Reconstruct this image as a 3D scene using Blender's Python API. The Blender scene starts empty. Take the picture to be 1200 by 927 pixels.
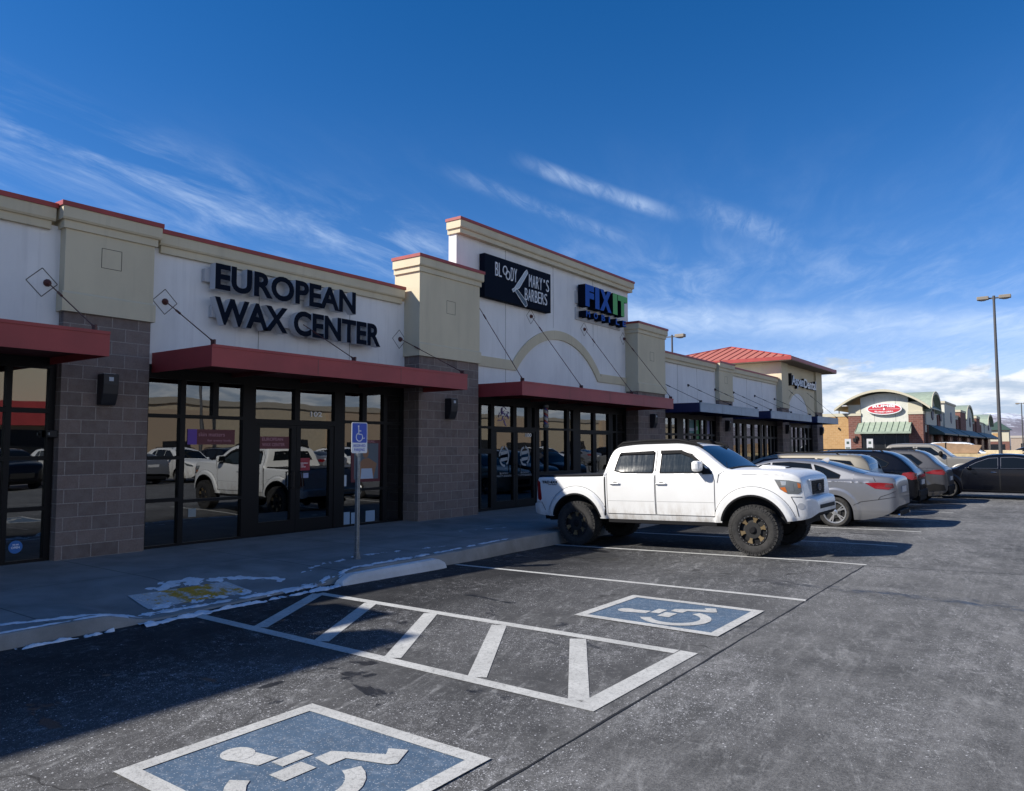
import bpy, bmesh, math, random
from math import sin, cos, pi, radians, sqrt, atan2
from mathutils import Vector, Matrix
random.seed(7)
SC = bpy.context.scene
COL = SC.collection

# ---------------------------------------------------------------- camera
YAW, PIT, ROL, FPX, CAMH = radians(36.2), radians(3.86), radians(-.08), 884.0, 1.76
def cam_axes():
    r0 = Vector((cos(YAW), sin(YAW), 0)); f = Vector((-sin(YAW)*cos(PIT), cos(YAW)*cos(PIT), sin(PIT)))
    u0 = r0.cross(f)
    return cos(ROL)*r0+sin(ROL)*u0, f, -sin(ROL)*r0+cos(ROL)*u0
cr_, cf_, cu_ = cam_axes()
cam = bpy.data.cameras.new('camera'); camo = bpy.data.objects.new('camera', cam); COL.objects.link(camo)
camo.matrix_world = Matrix(((cr_.x, cu_.x, -cf_.x, 0), (cr_.y, cu_.y, -cf_.y, 0), (cr_.z, cu_.z, -cf_.z, CAMH), (0, 0, 0, 1)))
cam.sensor_fit = 'HORIZONTAL'; cam.sensor_width = 36; cam.lens = FPX/1200*36
cam.clip_start = .1; cam.clip_end = 20000
SC.camera = camo

# ---------------------------------------------------------------- light and sky
SUN_DIR = Vector((-.918, -1.0, 1.0)).normalized()          # towards the sun
SUN_EL = math.asin(SUN_DIR.z); SUN_AZ = atan2(SUN_DIR.x, SUN_DIR.y)   # azimuth from +Y towards +X
sun = bpy.data.lights.new('sun', 'SUN'); sun.energy = 5.0; sun.angle = radians(.55); sun.color = (1, .945, .86)
suno = bpy.data.objects.new('sun', sun); COL.objects.link(suno)
suno.rotation_euler = SUN_DIR.to_track_quat('Z', 'Y').to_euler(); suno.location = (0, 0, 60)

SC.view_settings.view_transform = 'Standard'; SC.view_settings.look = 'None'
SC.view_settings.exposure = 0.55; SC.view_settings.gamma = 1; SC.view_settings.use_curve_mapping = False
try:
    SC.cycles.max_bounces = 8; SC.cycles.transparent_max_bounces = 12; SC.cycles.use_denoising = True
    SC.cycles.sample_clamp_indirect = 6
except Exception: pass

W = bpy.data.worlds.new('World'); SC.world = W; W.use_nodes = True
class NT:
    """tiny helper around a node tree"""
    def __init__(s, nt): s.nt = nt; s.n = nt.nodes; s.l = nt.links
    def new(s, t, **k):
        nd = s.n.new(t)
        for a, b in k.items(): setattr(nd, a, b)
        return nd
    def put(s, sock, v):
        if v is None: return
        if isinstance(v, (int, float)): sock.default_value = v
        elif isinstance(v, (tuple, list)):
            v = tuple(v)
            if len(v) == 3 and sock.type == 'RGBA': v = v+(1,)
            sock.default_value = v
        else: s.l.new(v, sock)
    def m(s, op, a, b=None, c=None, clamp=False):
        nd = s.new('ShaderNodeMath', operation=op, use_clamp=clamp)
        s.put(nd.inputs[0], a); s.put(nd.inputs[1], b); s.put(nd.inputs[2], c)
        return nd.outputs[0]
    def mix(s, f, a, b, mode='MIX'):
        nd = s.new('ShaderNodeMix', data_type='RGBA', blend_type=mode)
        s.put(nd.inputs[0], f); s.put(nd.inputs[6], a); s.put(nd.inputs[7], b)
        return nd.outputs[2]
    def ramp(s, x, a, b, lo=0., hi=1., smooth=True):
        nd = s.new('ShaderNodeMapRange', interpolation_type='SMOOTHSTEP' if smooth else 'LINEAR')
        nd.clamp = True
        s.put(nd.inputs[0], x)
        for i, v in enumerate((a, b, lo, hi)): s.put(nd.inputs[1+i], v)
        return nd.outputs[0]
    def noise(s, vec, scale=5, detail=4, rough=.55, dist=0, dim='3D'):
        nd = s.new('ShaderNodeTexNoise', noise_dimensions=dim)
        s.put(nd.inputs['Vector'], vec); nd.inputs['Scale'].default_value = scale
        nd.inputs['Detail'].default_value = detail; nd.inputs['Roughness'].default_value = rough
        nd.inputs['Distortion'].default_value = dist
        return nd.outputs[0]
    def comb(s, x, y, z):
        nd = s.new('ShaderNodeCombineXYZ')
        for i, v in enumerate((x, y, z)): s.put(nd.inputs[i], v)
        return nd.outputs[0]
    def sep(s, v):
        nd = s.new('ShaderNodeSeparateXYZ'); s.l.new(v, nd.inputs[0]); return nd.outputs
    def vmul(s, v, t):
        nd = s.new('ShaderNodeVectorMath', operation='MULTIPLY'); s.put(nd.inputs[0], v); nd.inputs[1].default_value = t
        return nd.outputs[0]

def build_world():
    t = NT(W.node_tree); t.n.clear()
    out = t.new('ShaderNodeOutputWorld'); bg = t.new('ShaderNodeBackground')
    sky = t.new('ShaderNodeTexSky', sky_type='NISHITA'); sky.sun_disc = False
    sky.sun_elevation = SUN_EL; sky.sun_rotation = SUN_AZ
    sky.altitude = 1500; sky.air_density = 1.0; sky.dust_density = .3; sky.ozone_density = 2.5
    tc = t.new('ShaderNodeTexCoord'); x, y, z = t.sep(tc.outputs['Generated'])
    az = t.m('MULTIPLY', t.m('ARCTAN2', x, y), 180/pi)
    el = t.m('MULTIPLY', t.m('ARCSINE', z), 180/pi)
    zc = t.m('MAXIMUM', z, .02)
    u, v = t.m('DIVIDE', x, zc), t.m('DIVIDE', y, zc)
    # the high cirrus sheet: fibres in the plane of the sheet
    a = radians(20)
    p = t.m('ADD', t.m('MULTIPLY', u, cos(a)), t.m('MULTIPLY', v, sin(a)))
    q = t.m('SUBTRACT', t.m('MULTIPLY', v, cos(a)), t.m('MULTIPLY', u, sin(a)))
    fib = t.noise(t.comb(t.m('MULTIPLY', p, 2.2), t.m('MULTIPLY', q, .75), 3.1), 1.6, 7, .62, .6)
    fine = t.noise(t.comb(t.m('MULTIPLY', p, 7), t.m('MULTIPLY', q, 1.3), 8.3), 2.0, 6, .65, .8)
    fibre = t.m('MULTIPLY', t.ramp(fib, .36, .80), t.ramp(fine, .2, .85, .45, 1))
    def seg(a0, e0, a1, e1, w, s):
        L = sqrt((a1-a0)**2+(e1-e0)**2); dx, dy = (a1-a0)/L, (e1-e0)/L
        rx, ry = t.m('SUBTRACT', az, a0), t.m('SUBTRACT', el, e0)
        al = t.m('ADD', t.m('MULTIPLY', rx, dx), t.m('MULTIPLY', ry, dy))
        pe = t.m('ABSOLUTE', t.m('SUBTRACT', t.m('MULTIPLY', rx, -dy), t.m('MULTIPLY', ry, -dx)))
        m = t.m('MULTIPLY', t.ramp(pe, 0, w, 1, 0), t.m('MULTIPLY', t.ramp(al, -2, 2.5), t.ramp(al, L-3, L+1.5, 1, 0)))
        return t.m('MULTIPLY', m, s)
    parts = [
        t.m('MULTIPLY', seg(-34.8, 20.9, -24.0, 17.0, .8, .42), t.ramp(fine, .25, .72, .25, 1)),
        t.m('MULTIPLY', seg(-40.5, 20.2, -27, 15.2, .8, .18), t.ramp(fine, .3, .75, .1, 1)),
        t.m('MULTIPLY', seg(-22, 17.2, -15, 14.6, 1.3, .22), t.ramp(fine, .3, .75, .1, 1)),
        t.m('MULTIPLY', seg(-73, 20.0, -41, 14.2, 4.2, .44), fibre),
        t.m('MULTIPLY', seg(-75, 22.5, -55, 16.0, 3.0, .36), fibre),
        t.m('MULTIPLY', seg(-50, 15.5, -20, 10.5, 4.0, .26), fibre),
        t.m('MULTIPLY', seg(-30, 9.8, 5, 7.2, 1.7, .55), t.ramp(fib, .25, .75, .45, 1)),
        t.m('MULTIPLY', seg(-26, 13.5, 3, 10.0, 3.4, .18), fibre),
        t.m('MULTIPLY', seg(-24, 5.5, 8, 5.5, 2.8, .30), t.ramp(fine, .3, .7, .3, 1)),
    ]
    dens = parts[0]
    for pp in parts[1:]: dens = t.m('ADD', dens, pp)
    # faint general veil elsewhere so reflections and other views are not empty
    dens = t.m('ADD', dens, t.m('MULTIPLY', fibre, t.ramp(el, 8, 26, .12, .0)), clamp=True)
    # low cumulus along the horizon
    cn = t.noise(t.comb(t.m('MULTIPLY', az, .11), t.m('MULTIPLY', el, .34), 1.7), 1.35, 7, .58, .35)
    topl = t.m('ADD', t.m('MULTIPLY', t.m('SUBTRACT', cn, .5), 10.0), 5.0)
    cum = t.m('MULTIPLY', t.ramp(t.m('SUBTRACT', topl, el), -.25, .7), t.ramp(az, -22, -12, 0, 1))
    cum2 = t.m('MULTIPLY', t.ramp(t.m('SUBTRACT', topl, el), 0, 1.4), t.m('MULTIPLY', t.ramp(az, 15, 40, 0, 1), t.ramp(az, 110, 145, 1, .25)))
    cum = t.m('MAXIMUM', t.m('MULTIPLY', cum, 1.0), cum2)
    cshade = t.noise(t.comb(t.m('MULTIPLY', az, .2), t.m('MULTIPLY', el, .75), 5.2), 1.5, 5, .6, .3)
    skyc = t.new('ShaderNodeHueSaturation'); skyc.inputs['Saturation'].default_value = 1.38; skyc.inputs['Value'].default_value = 1.0
    t.l.new(sky.outputs[0], skyc.inputs['Color'])
    skyt = t.mix(1.0, skyc.outputs[0], (1.30, .95, 1.06), 'MULTIPLY')
    c1 = t.mix(dens, skyt, (5.6, 6.8, 8.6))
    fill_bank = t.m('MULTIPLY', t.ramp(el, 42, 6), t.m('MULTIPLY', t.m('MULTIPLY', t.ramp(az, 22, 60), t.ramp(az, 105, 140, 1, 0)), t.ramp(t.noise(t.comb(t.m('MULTIPLY', az, .05), t.m('MULTIPLY', el, .12), 9), 1.2, 6, .6, .4), .3, .6, .45, .95)))  # unseen bright cloud bank, added to light the shaded shop walls
    c1 = t.mix(fill_bank, c1, (7.2, 7.6, 8.2))
    ccol = t.mix(t.ramp(cshade, .35, .65), (4.0, 4.9, 6.2), (7.6, 7.9, 8.4))
    c2 = t.mix(cum, c1, ccol)
    t.l.new(c2, bg.inputs[0]); bg.inputs[1].default_value = .09
    t.l.new(bg.outputs[0], out.inputs[0])
build_world()

# ---------------------------------------------------------------- materials
MATS = {}
def pmat(name, col, rough=.8, metal=0, spec=.5, bump=0, bscale=40, var=0, vscale=3, coat=0, fn=None):
    if name in MATS: return MATS[name]
    m = bpy.data.materials.new(name); m.use_nodes = True; t = NT(m.node_tree)
    b = t.n['Principled BSDF']
    b.inputs['Base Color'].default_value = (*col, 1); b.inputs['Roughness'].default_value = rough
    b.inputs['Metallic'].default_value = metal; b.inputs['Specular IOR Level'].default_value = spec
    if coat: b.inputs['Coat Weight'].default_value = coat; b.inputs['Coat Roughness'].default_value = .04
    geo = t.new('ShaderNodeNewGeometry').outputs['Position']
    tco = t.new('ShaderNodeTexCoord').outputs['Object']
    if var:
        n = t.noise(geo, vscale, 5, .6)
        t.l.new(t.mix(t.ramp(n, .3, .7), tuple(c*(1-var) for c in col), tuple(min(1, c*(1+var)) for c in col)), b.inputs['Base Color'])
    if bump:
        bn = t.new('ShaderNodeBump'); bn.inputs['Strength'].default_value = bump; bn.inputs['Distance'].default_value = .01
        t.l.new(t.noise(geo, bscale, 4, .6), bn.inputs['Height']); t.l.new(bn.outputs[0], b.inputs['Normal'])
    if fn: fn(t, b, geo, tco)
    MATS[name] = m; return m

def f_asphalt(t, b, g, o):
    x, y, z = t.sep(g)
    big = t.noise(g, .35, 5, .6, .4); mid = t.noise(g, 2.2, 6, .65, .3); fin = t.noise(g, 60, 3, .7)
    base = t.mix(t.ramp(big, .3, .7), (.058, .058, .057), (.132, .131, .128))
    base = t.mix(t.ramp(mid, .35, .7, 0, .75), base, (.19, .188, .184))
    base = t.mix(t.ramp(fin, .35, .65, 0, .62), base, (.035, .036, .038))
    # tyre sweep streaks along the aisle
    st = t.noise(t.comb(t.m('MULTIPLY', x, 2.6), t.m('MULTIPLY', y, .13), 2), 1.7, 8, .72, 2.2)
    aisle = t.ramp(x, -2.9, -1.9)
    base = t.mix(t.m('MULTIPLY', t.ramp(st, .42, .8, 0, .42), aisle), base, (.225, .223, .219))
    base = t.mix(t.ramp(x, -2.45, -2.9, 0, .5), base, (.038, .038, .040))
    mot = t.noise(g, 16, 8, .78, .2)
    base = t.mix(t.ramp(mot, .30, .50, .55, 0), base, (.045, .045, .046)); base = t.mix(t.ramp(mot, .52, .70, 0, .55), base, (.25, .25, .245))
    smr = t.noise(t.comb(t.m('ADD', t.m('MULTIPLY', x, 5), t.m('MULTIPLY', y, 1.5)), t.m('SUBTRACT', t.m('MULTIPLY', y, 1.1), t.m('MULTIPLY', x, .3)), 11), 1.8, 9, .78, .6)
    base = t.mix(t.m('MULTIPLY', t.ramp(smr, .50, .68, 0, .5), t.ramp(mot, .35, .6, .3, 1)), base, (.33, .33, .325))
    # the stalls are darker near the kerb: building shade painted into the asphalt
    kerb_shade = t.m('MULTIPLY', t.ramp(x, -6.4, -4.3, 1, 0), t.ramp(mid, .3, .6, .7, 1))
    base = t.mix(t.m('MULTIPLY', kerb_shade, .93), base, (.008, .008, .009))
    # road salt: white dots, dense in drifts
    def dots(scale, thr, soft):
        vo = t.new('ShaderNodeTexVoronoi'); vo.inputs['Scale'].default_value = scale; vo.inputs['Randomness'].default_value = 1
        t.l.new(g, vo.inputs['Vector'])
        rnd = t.sep(vo.outputs['Color'])[0]
        return vo.outputs['Distance'], rnd
    drift = t.noise(t.comb(t.m('MULTIPLY', x, 1.0), t.m('MULTIPLY', y, .6), 4), .9, 5, .65, .5)
    dens = t.m('MULTIPLY', t.ramp(drift, .38, .68), t.ramp(x, -7.0, -4.5, .06, 1))  # salt thinned towards the kerb to deepen the painted shade
    dens = t.m('MULTIPLY', dens, t.ramp(x, -2.4, -1.2, 1, .45))
    d1, r1 = dots(38, 0, 0)
    s1 = t.m('MULTIPLY', t.ramp(d1, .12, .3, 1, 0), t.m('LESS_THAN', r1, t.m('MULTIPLY', dens, .5)))
    d2, r2 = dots(110, 0, 0)
    s2 = t.m('MULTIPLY', t.ramp(d2, .15, .42, 1, 0), t.m('LESS_THAN', r2, t.m('MULTIPLY', dens, .62)))
    s3 = t.m('MULTIPLY', t.ramp(t.noise(g, 9, 9, .8, .3), .50, .68, 0, .42), t.ramp(drift, .42, .68))
    salt = t.m('ADD', t.m('ADD', t.m('MULTIPLY', s1, .9), t.m('MULTIPLY', s2, .75)), s3, clamp=True)
    base = t.mix(salt, base, (.50, .50, .51))
    # oil and melt-water patches
    wet = t.m('MULTIPLY', t.ramp(t.noise(t.comb(x, t.m('MULTIPLY', y, 1.7), 7), .95, 6, .65, .8), .61, .65), t.ramp(x, -2.2, -3.2))
    wob_ = t.m('MULTIPLY', t.m('SUBTRACT', t.noise(g, 1.5, 5, .65), .5), .9)
    lane = t.m('ABSOLUTE', t.m('ADD', t.m('SUBTRACT', y, 10.0), wob_))
    l2 = t.m('MULTIPLY', t.ramp(lane, .10, .26, 1, 0), t.m('MULTIPLY', t.ramp(x, -5.6, -5.0), t.ramp(x, 1.5, -.5)))
    l2 = t.m('MULTIPLY', l2, t.ramp(t.noise(t.comb(t.m('MULTIPLY', x, 2.2), t.m('MULTIPLY', y, 5), 3), 1.6, 6, .7), .48, .58))
    bx, by = t.m('ADD', x, 4.82), t.m('SUBTRACT', y, 3.55)
    b2_ = t.ramp(t.m('ADD', t.m('ADD', t.m('MULTIPLY', bx, t.m('MULTIPLY', bx, 420)), t.m('MULTIPLY', by, t.m('MULTIPLY', by, 50))), t.m('MULTIPLY', wob_, 3)), .6, .8, 1, 0)
    wet = t.m('MAXIMUM', wet, t.m('MAXIMUM', t.m('MULTIPLY', l2, .85), b2_))
    base = t.mix(t.m('MULTIPLY', wet, .8), base, (.014, .014, .015))
    # hairline cracks
    cv = t.new('ShaderNodeTexVoronoi', feature='DISTANCE_TO_EDGE'); cv.inputs['Scale'].default_value = .55
    dv = t.new('ShaderNodeVectorMath', operation='ADD'); t.l.new(g, dv.inputs[0])
    nn = t.new('ShaderNodeTexNoise'); nn.inputs['Scale'].default_value = 2.2; t.l.new(g, nn.inputs['Vector']); t.l.new(t.vmul(nn.outputs['Color'], (.7, .7, 0)), dv.inputs[1])
    t.l.new(dv.outputs[0], cv.inputs['Vector'])
    crk = t.m('MULTIPLY', t.ramp(cv.outputs['Distance'], .0015, .007, 1, 0), t.m('MULTIPLY', t.ramp(big, .46, .58), t.ramp(x, -2.4, -2.6)))
    base = t.mix(t.m('MULTIPLY', crk, .75), base, (.012, .012, .012))
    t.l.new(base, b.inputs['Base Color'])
    t.l.new(t.mix(wet, (.86, .86, .86), (.28, .28, .28)), b.inputs['Roughness'])
    b.inputs['Specular IOR Level'].default_value = .35
    bn = t.new('ShaderNodeBump'); bn.inputs['Strength'].default_value = .7; bn.inputs['Distance'].default_value = .006
    t.l.new(t.m('ADD', t.noise(g, 95, 3, .7), t.m('MULTIPLY', mid, .6)), bn.inputs['Height']); t.l.new(bn.outputs[0], b.inputs['Normal'])
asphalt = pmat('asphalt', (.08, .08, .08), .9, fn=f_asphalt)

def f_paint(cw, under=(.07, .07, .07), wear=.55):
    def f(t, b, g, o):
        n = t.noise(g, 26, 9, .78, .3); n2 = t.noise(g, 90, 4, .75)
        vo = t.new('ShaderNodeTexVoronoi', feature='DISTANCE_TO_EDGE'); vo.inputs['Scale'].default_value = 11
        t.l.new(g, vo.inputs['Vector'])
        crk = t.ramp(vo.outputs['Distance'], .006, .03, 1, 0)
        w = t.m('ADD', t.ramp(n, wear, wear+.16, 0, .5), t.m('MULTIPLY', t.ramp(n2, .52, .66), .4), clamp=True)
        w = t.m('MAXIMUM', w, t.m('MULTIPLY', crk, t.ramp(n, .4, .6, .05, .5)))
        c = t.mix(t.ramp(t.noise(g, 3, 4, .6), .3, .7), tuple(k*.82 for k in cw), cw)
        c = t.mix(w, c, under)
        if cw[2] > cw[0]*1.5:
            c = t.mix(t.ramp(t.noise(g, 14, 9, .8, .3), .48, .66, 0, .4), c, (.26, .30, .35))
            v2 = t.new('ShaderNodeTexVoronoi'); v2.inputs['Scale'].default_value = 75; t.l.new(g, v2.inputs['Vector'])
            dd = t.m('MULTIPLY', t.ramp(v2.outputs['Distance'], .12, .4, 1, 0), t.m('LESS_THAN', t.sep(v2.outputs['Color'])[0], .42))
            c = t.mix(t.m('MULTIPLY', dd, .6), c, (.5, .52, .55))
        t.l.new(c, b.inputs['Base Color'])
        bn = t.new('ShaderNodeBump'); bn.inputs['Strength'].default_value = .5; bn.inputs['Distance'].default_value = .004
        t.l.new(n2, bn.inputs['Height']); t.l.new(bn.outputs[0], b.inputs['Normal'])
    return f
white_paint = pmat('worn_white_paint', (.5, .5, .5), .85, fn=f_paint((.50, .50, .48), (.10, .10, .10), .50))
blue_paint = pmat('worn_blue_paint', (.1, .2, .35), .85, fn=f_paint((.056, .105, .172), (.075, .08, .09), .52))

def f_concrete(c0, c1, joint=True):
    def f(t, b, g, o):
        x, y, z = t.sep(g)
        n = t.noise(g, 1.3, 7, .62, .3); s = t.noise(g, .5, 4, .6, .5); fn_ = t.noise(g, 90, 3, .7)
        c = t.mix(t.ramp(n, .3, .7), c0, c1)
        c = t.mix(t.ramp(s, .55, .68, 0, .4), c, tuple(k*.5 for k in c0))
        c = t.mix(t.ramp(fn_, .3, .8, 0, .25), c, tuple(k*.6 for k in c0))
        if joint:
            jy = t.m('ABSOLUTE', t.m('SUBTRACT', t.m('FRACT', t.m('DIVIDE', t.m('ADD', y, .45), 1.83)), .5))
            jm = t.m('GREATER_THAN', jy, .4955)
            jx = t.m('LESS_THAN', t.m('ABSOLUTE', t.m('ADD', x, 9.75)), .007)
            c = t.mix(t.m('MULTIPLY', t.m('MAXIMUM', jm, jx), .7), c, (.03, .03, .03))
        t.l.new(c, b.inputs['Base Color'])
        bn = t.new('ShaderNodeBump'); bn.inputs['Strength'].default_value = .35; bn.inputs['Distance'].default_value = .004
        t.l.new(t.m('ADD', fn_, n), bn.inputs['Height']); t.l.new(bn.outputs[0], b.inputs['Normal'])
    return f
conc = pmat('sidewalk_concrete', (.3, .3, .3), .9, fn=f_concrete((.19, .187, .18), (.285, .28, .268)))
kerbm = pmat('kerb_concrete', (.33, .31, .28), .9, fn=f_concrete((.22, .205, .18), (.35, .33, .30), False))
stopm = pmat('wheel_stop_concrete', (.5, .49, .46), .9, fn=f_concrete((.55, .545, .53), (.75, .74, .72), False))

def f_block(t, b, g, o):
    x, y, z = t.sep(g)
    uv = t.comb(t.m('ADD', x, y), t.m('SUBTRACT', z, .13), 0)
    br = t.new('ShaderNodeTexBrick'); br.offset = .5; br.squash = 1
    t.l.new(uv, br.inputs['Vector'])
    for k, v in (('Scale', 1), ('Mortar Size', .007), ('Mortar Smooth', .15), ('Bias', 0), ('Brick Width', .4064), ('Row Height', .2032)): br.inputs[k].default_value = v
    br.inputs['Color1'].default_value = (.275, .200, .165, 1); br.inputs['Color2'].default_value = (.165, .122, .102, 1); br.inputs['Mortar'].default_value = (.46, .41, .36, 1)
    n = t.noise(g, 55, 5, .75); n2 = t.noise(g, 7, 4, .6)
    c = t.mix(t.ramp(n, .25, .75, .0, .6), br.outputs['Color'], (.085, .070, .068))
    c = t.mix(t.ramp(n2, .3, .7, 0, .35), c, (.27, .23, .21))
    sp = t.m('MULTIPLY', t.ramp(t.noise(g, 160, 2, .6), .68, .75), .5)
    c = t.mix(sp, c, (.3, .28, .26))
    t.l.new(c, b.inputs['Base Color'])
    bn = t.new('ShaderNodeBump'); bn.inputs['Strength'].default_value = .8; bn.inputs['Distance'].default_value = .02
    h = t.m('SUBTRACT', t.m('MULTIPLY', n, .7), t.m('MULTIPLY', br.outputs['Fac'], .8))
    t.l.new(h, bn.inputs['Height']); t.l.new(bn.outputs[0], b.inputs['Normal'])
block = pmat('split_face_block', (.1, .09, .09), .92, fn=f_block)

def f_stucco(col):
    def f(t, b, g, o):
        x, y, z = t.sep(g)
        n = t.noise(t.comb(t.m('MULTIPLY', x, 1), y, t.m('MULTIPLY', z, .45)), 1.4, 6, .6); n2 = t.noise(g, 130, 4, .7)
        c = t.mix(t.ramp(n, .3, .75), col, tuple(k*.88 for k in col))
        run = t.noise(t.comb(t.m('MULTIPLY', y, 5), x, t.m('MULTIPLY', z, .25)), 1.5, 5, .65)
        c = t.mix(t.ramp(run, .52, .74, 0, .26), c, tuple(k*.62 for k in col))
        t.l.new(c, b.inputs['Base Color'])
        bn = t.new('ShaderNodeBump'); bn.inputs['Strength'].default_value = .45; bn.inputs['Distance'].default_value = .006
        t.l.new(n2, bn.inputs['Height']); t.l.new(bn.outputs[0], b.inputs['Normal'])
    return f
stucco = pmat('white_stucco', (.62, .62, .60), .95, fn=f_stucco((.80, .795, .775)))
cream = pmat('cream_stucco', (.4, .36, .28), .95, fn=f_stucco((.65, .57, .40)))
redcap = pmat('red_metal', (.31, .036, .030), .5, var=.15)
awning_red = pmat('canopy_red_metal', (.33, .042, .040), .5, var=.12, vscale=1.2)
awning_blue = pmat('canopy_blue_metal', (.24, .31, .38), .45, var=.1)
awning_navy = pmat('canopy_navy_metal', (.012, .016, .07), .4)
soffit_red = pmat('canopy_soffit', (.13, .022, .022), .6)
rodm = pmat('rod_red', (.09, .025, .02), .5)
rodd = pmat('rod_dark', (.02, .02, .025), .5)
groove = pmat('stucco_groove', (.10, .095, .085), .95)
bronze = pmat('dark_bronze_frame', (.006, .006, .007), .5, spec=.2)
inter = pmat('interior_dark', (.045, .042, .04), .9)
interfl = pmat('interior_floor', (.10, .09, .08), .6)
blackm = pmat('black_plastic', (.012, .012, .013), .5, spec=.3)
navy = pmat('navy_sign_face', (.006, .010, .020), .7, spec=.05)
letret = pmat('letter_return_metal', (.55, .56, .57), .5)
galv = pmat('galvanised_steel', (.23, .25, .26), .45, metal=.6, var=.2, vscale=20)
whitep = pmat('white_plain', (.75, .75, .74), .6)
snow = pmat('snow', (.70, .72, .75), .8, bump=1.0, bscale=45, var=.12, vscale=9)
steelgrey = pmat('pole_grey', (.060, .060, .062), .6)
headbox = pmat('lamp_head_beige', (.22, .19, .15), .6)
signblue = pmat('sign_blue', (.006, .06, .42), .4)

def glass_mat(name, tint=(.35, .38, .38), ior=1.75, rough=.004, wav=.02):
    m = bpy.data.materials.new(name); m.use_nodes = True; t = NT(m.node_tree); t.n.clear()
    out = t.new('ShaderNodeOutputMaterial'); tr = t.new('ShaderNodeBsdfTransparent'); tr.inputs[0].default_value = (*tint, 1)
    gl = t.new('ShaderNodeBsdfGlossy'); gl.inputs['Roughness'].default_value = rough; gl.inputs[0].default_value = (.92, .95, .97, 1)
    fr = t.new('ShaderNodeFresnel'); fr.inputs[0].default_value = ior
    if wav:
        bn = t.new('ShaderNodeBump'); bn.inputs['Strength'].default_value = wav; bn.inputs['Distance'].default_value = .05
        g = t.new('ShaderNodeNewGeometry').outputs['Position']
        t.l.new(t.noise(g, 1.6, 1, .5), bn.inputs['Height']); t.l.new(bn.outputs[0], gl.inputs['Normal']); t.l.new(bn.outputs[0], fr.inputs['Normal'])
    mx = t.new('ShaderNodeMixShader'); t.l.new(fr.outputs[0], mx.inputs[0]); t.l.new(tr.outputs[0], mx.inputs[1]); t.l.new(gl.outputs[0], mx.inputs[2])
    t.l.new(mx.outputs[0], out.inputs[0]); MATS[name] = m; return m
shopglass = glass_mat('shop_glass', (.30, .33, .34), 2.5)
thinglass = glass_mat('car_side_glass', (.45, .52, .50), 1.45, wav=0)

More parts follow.
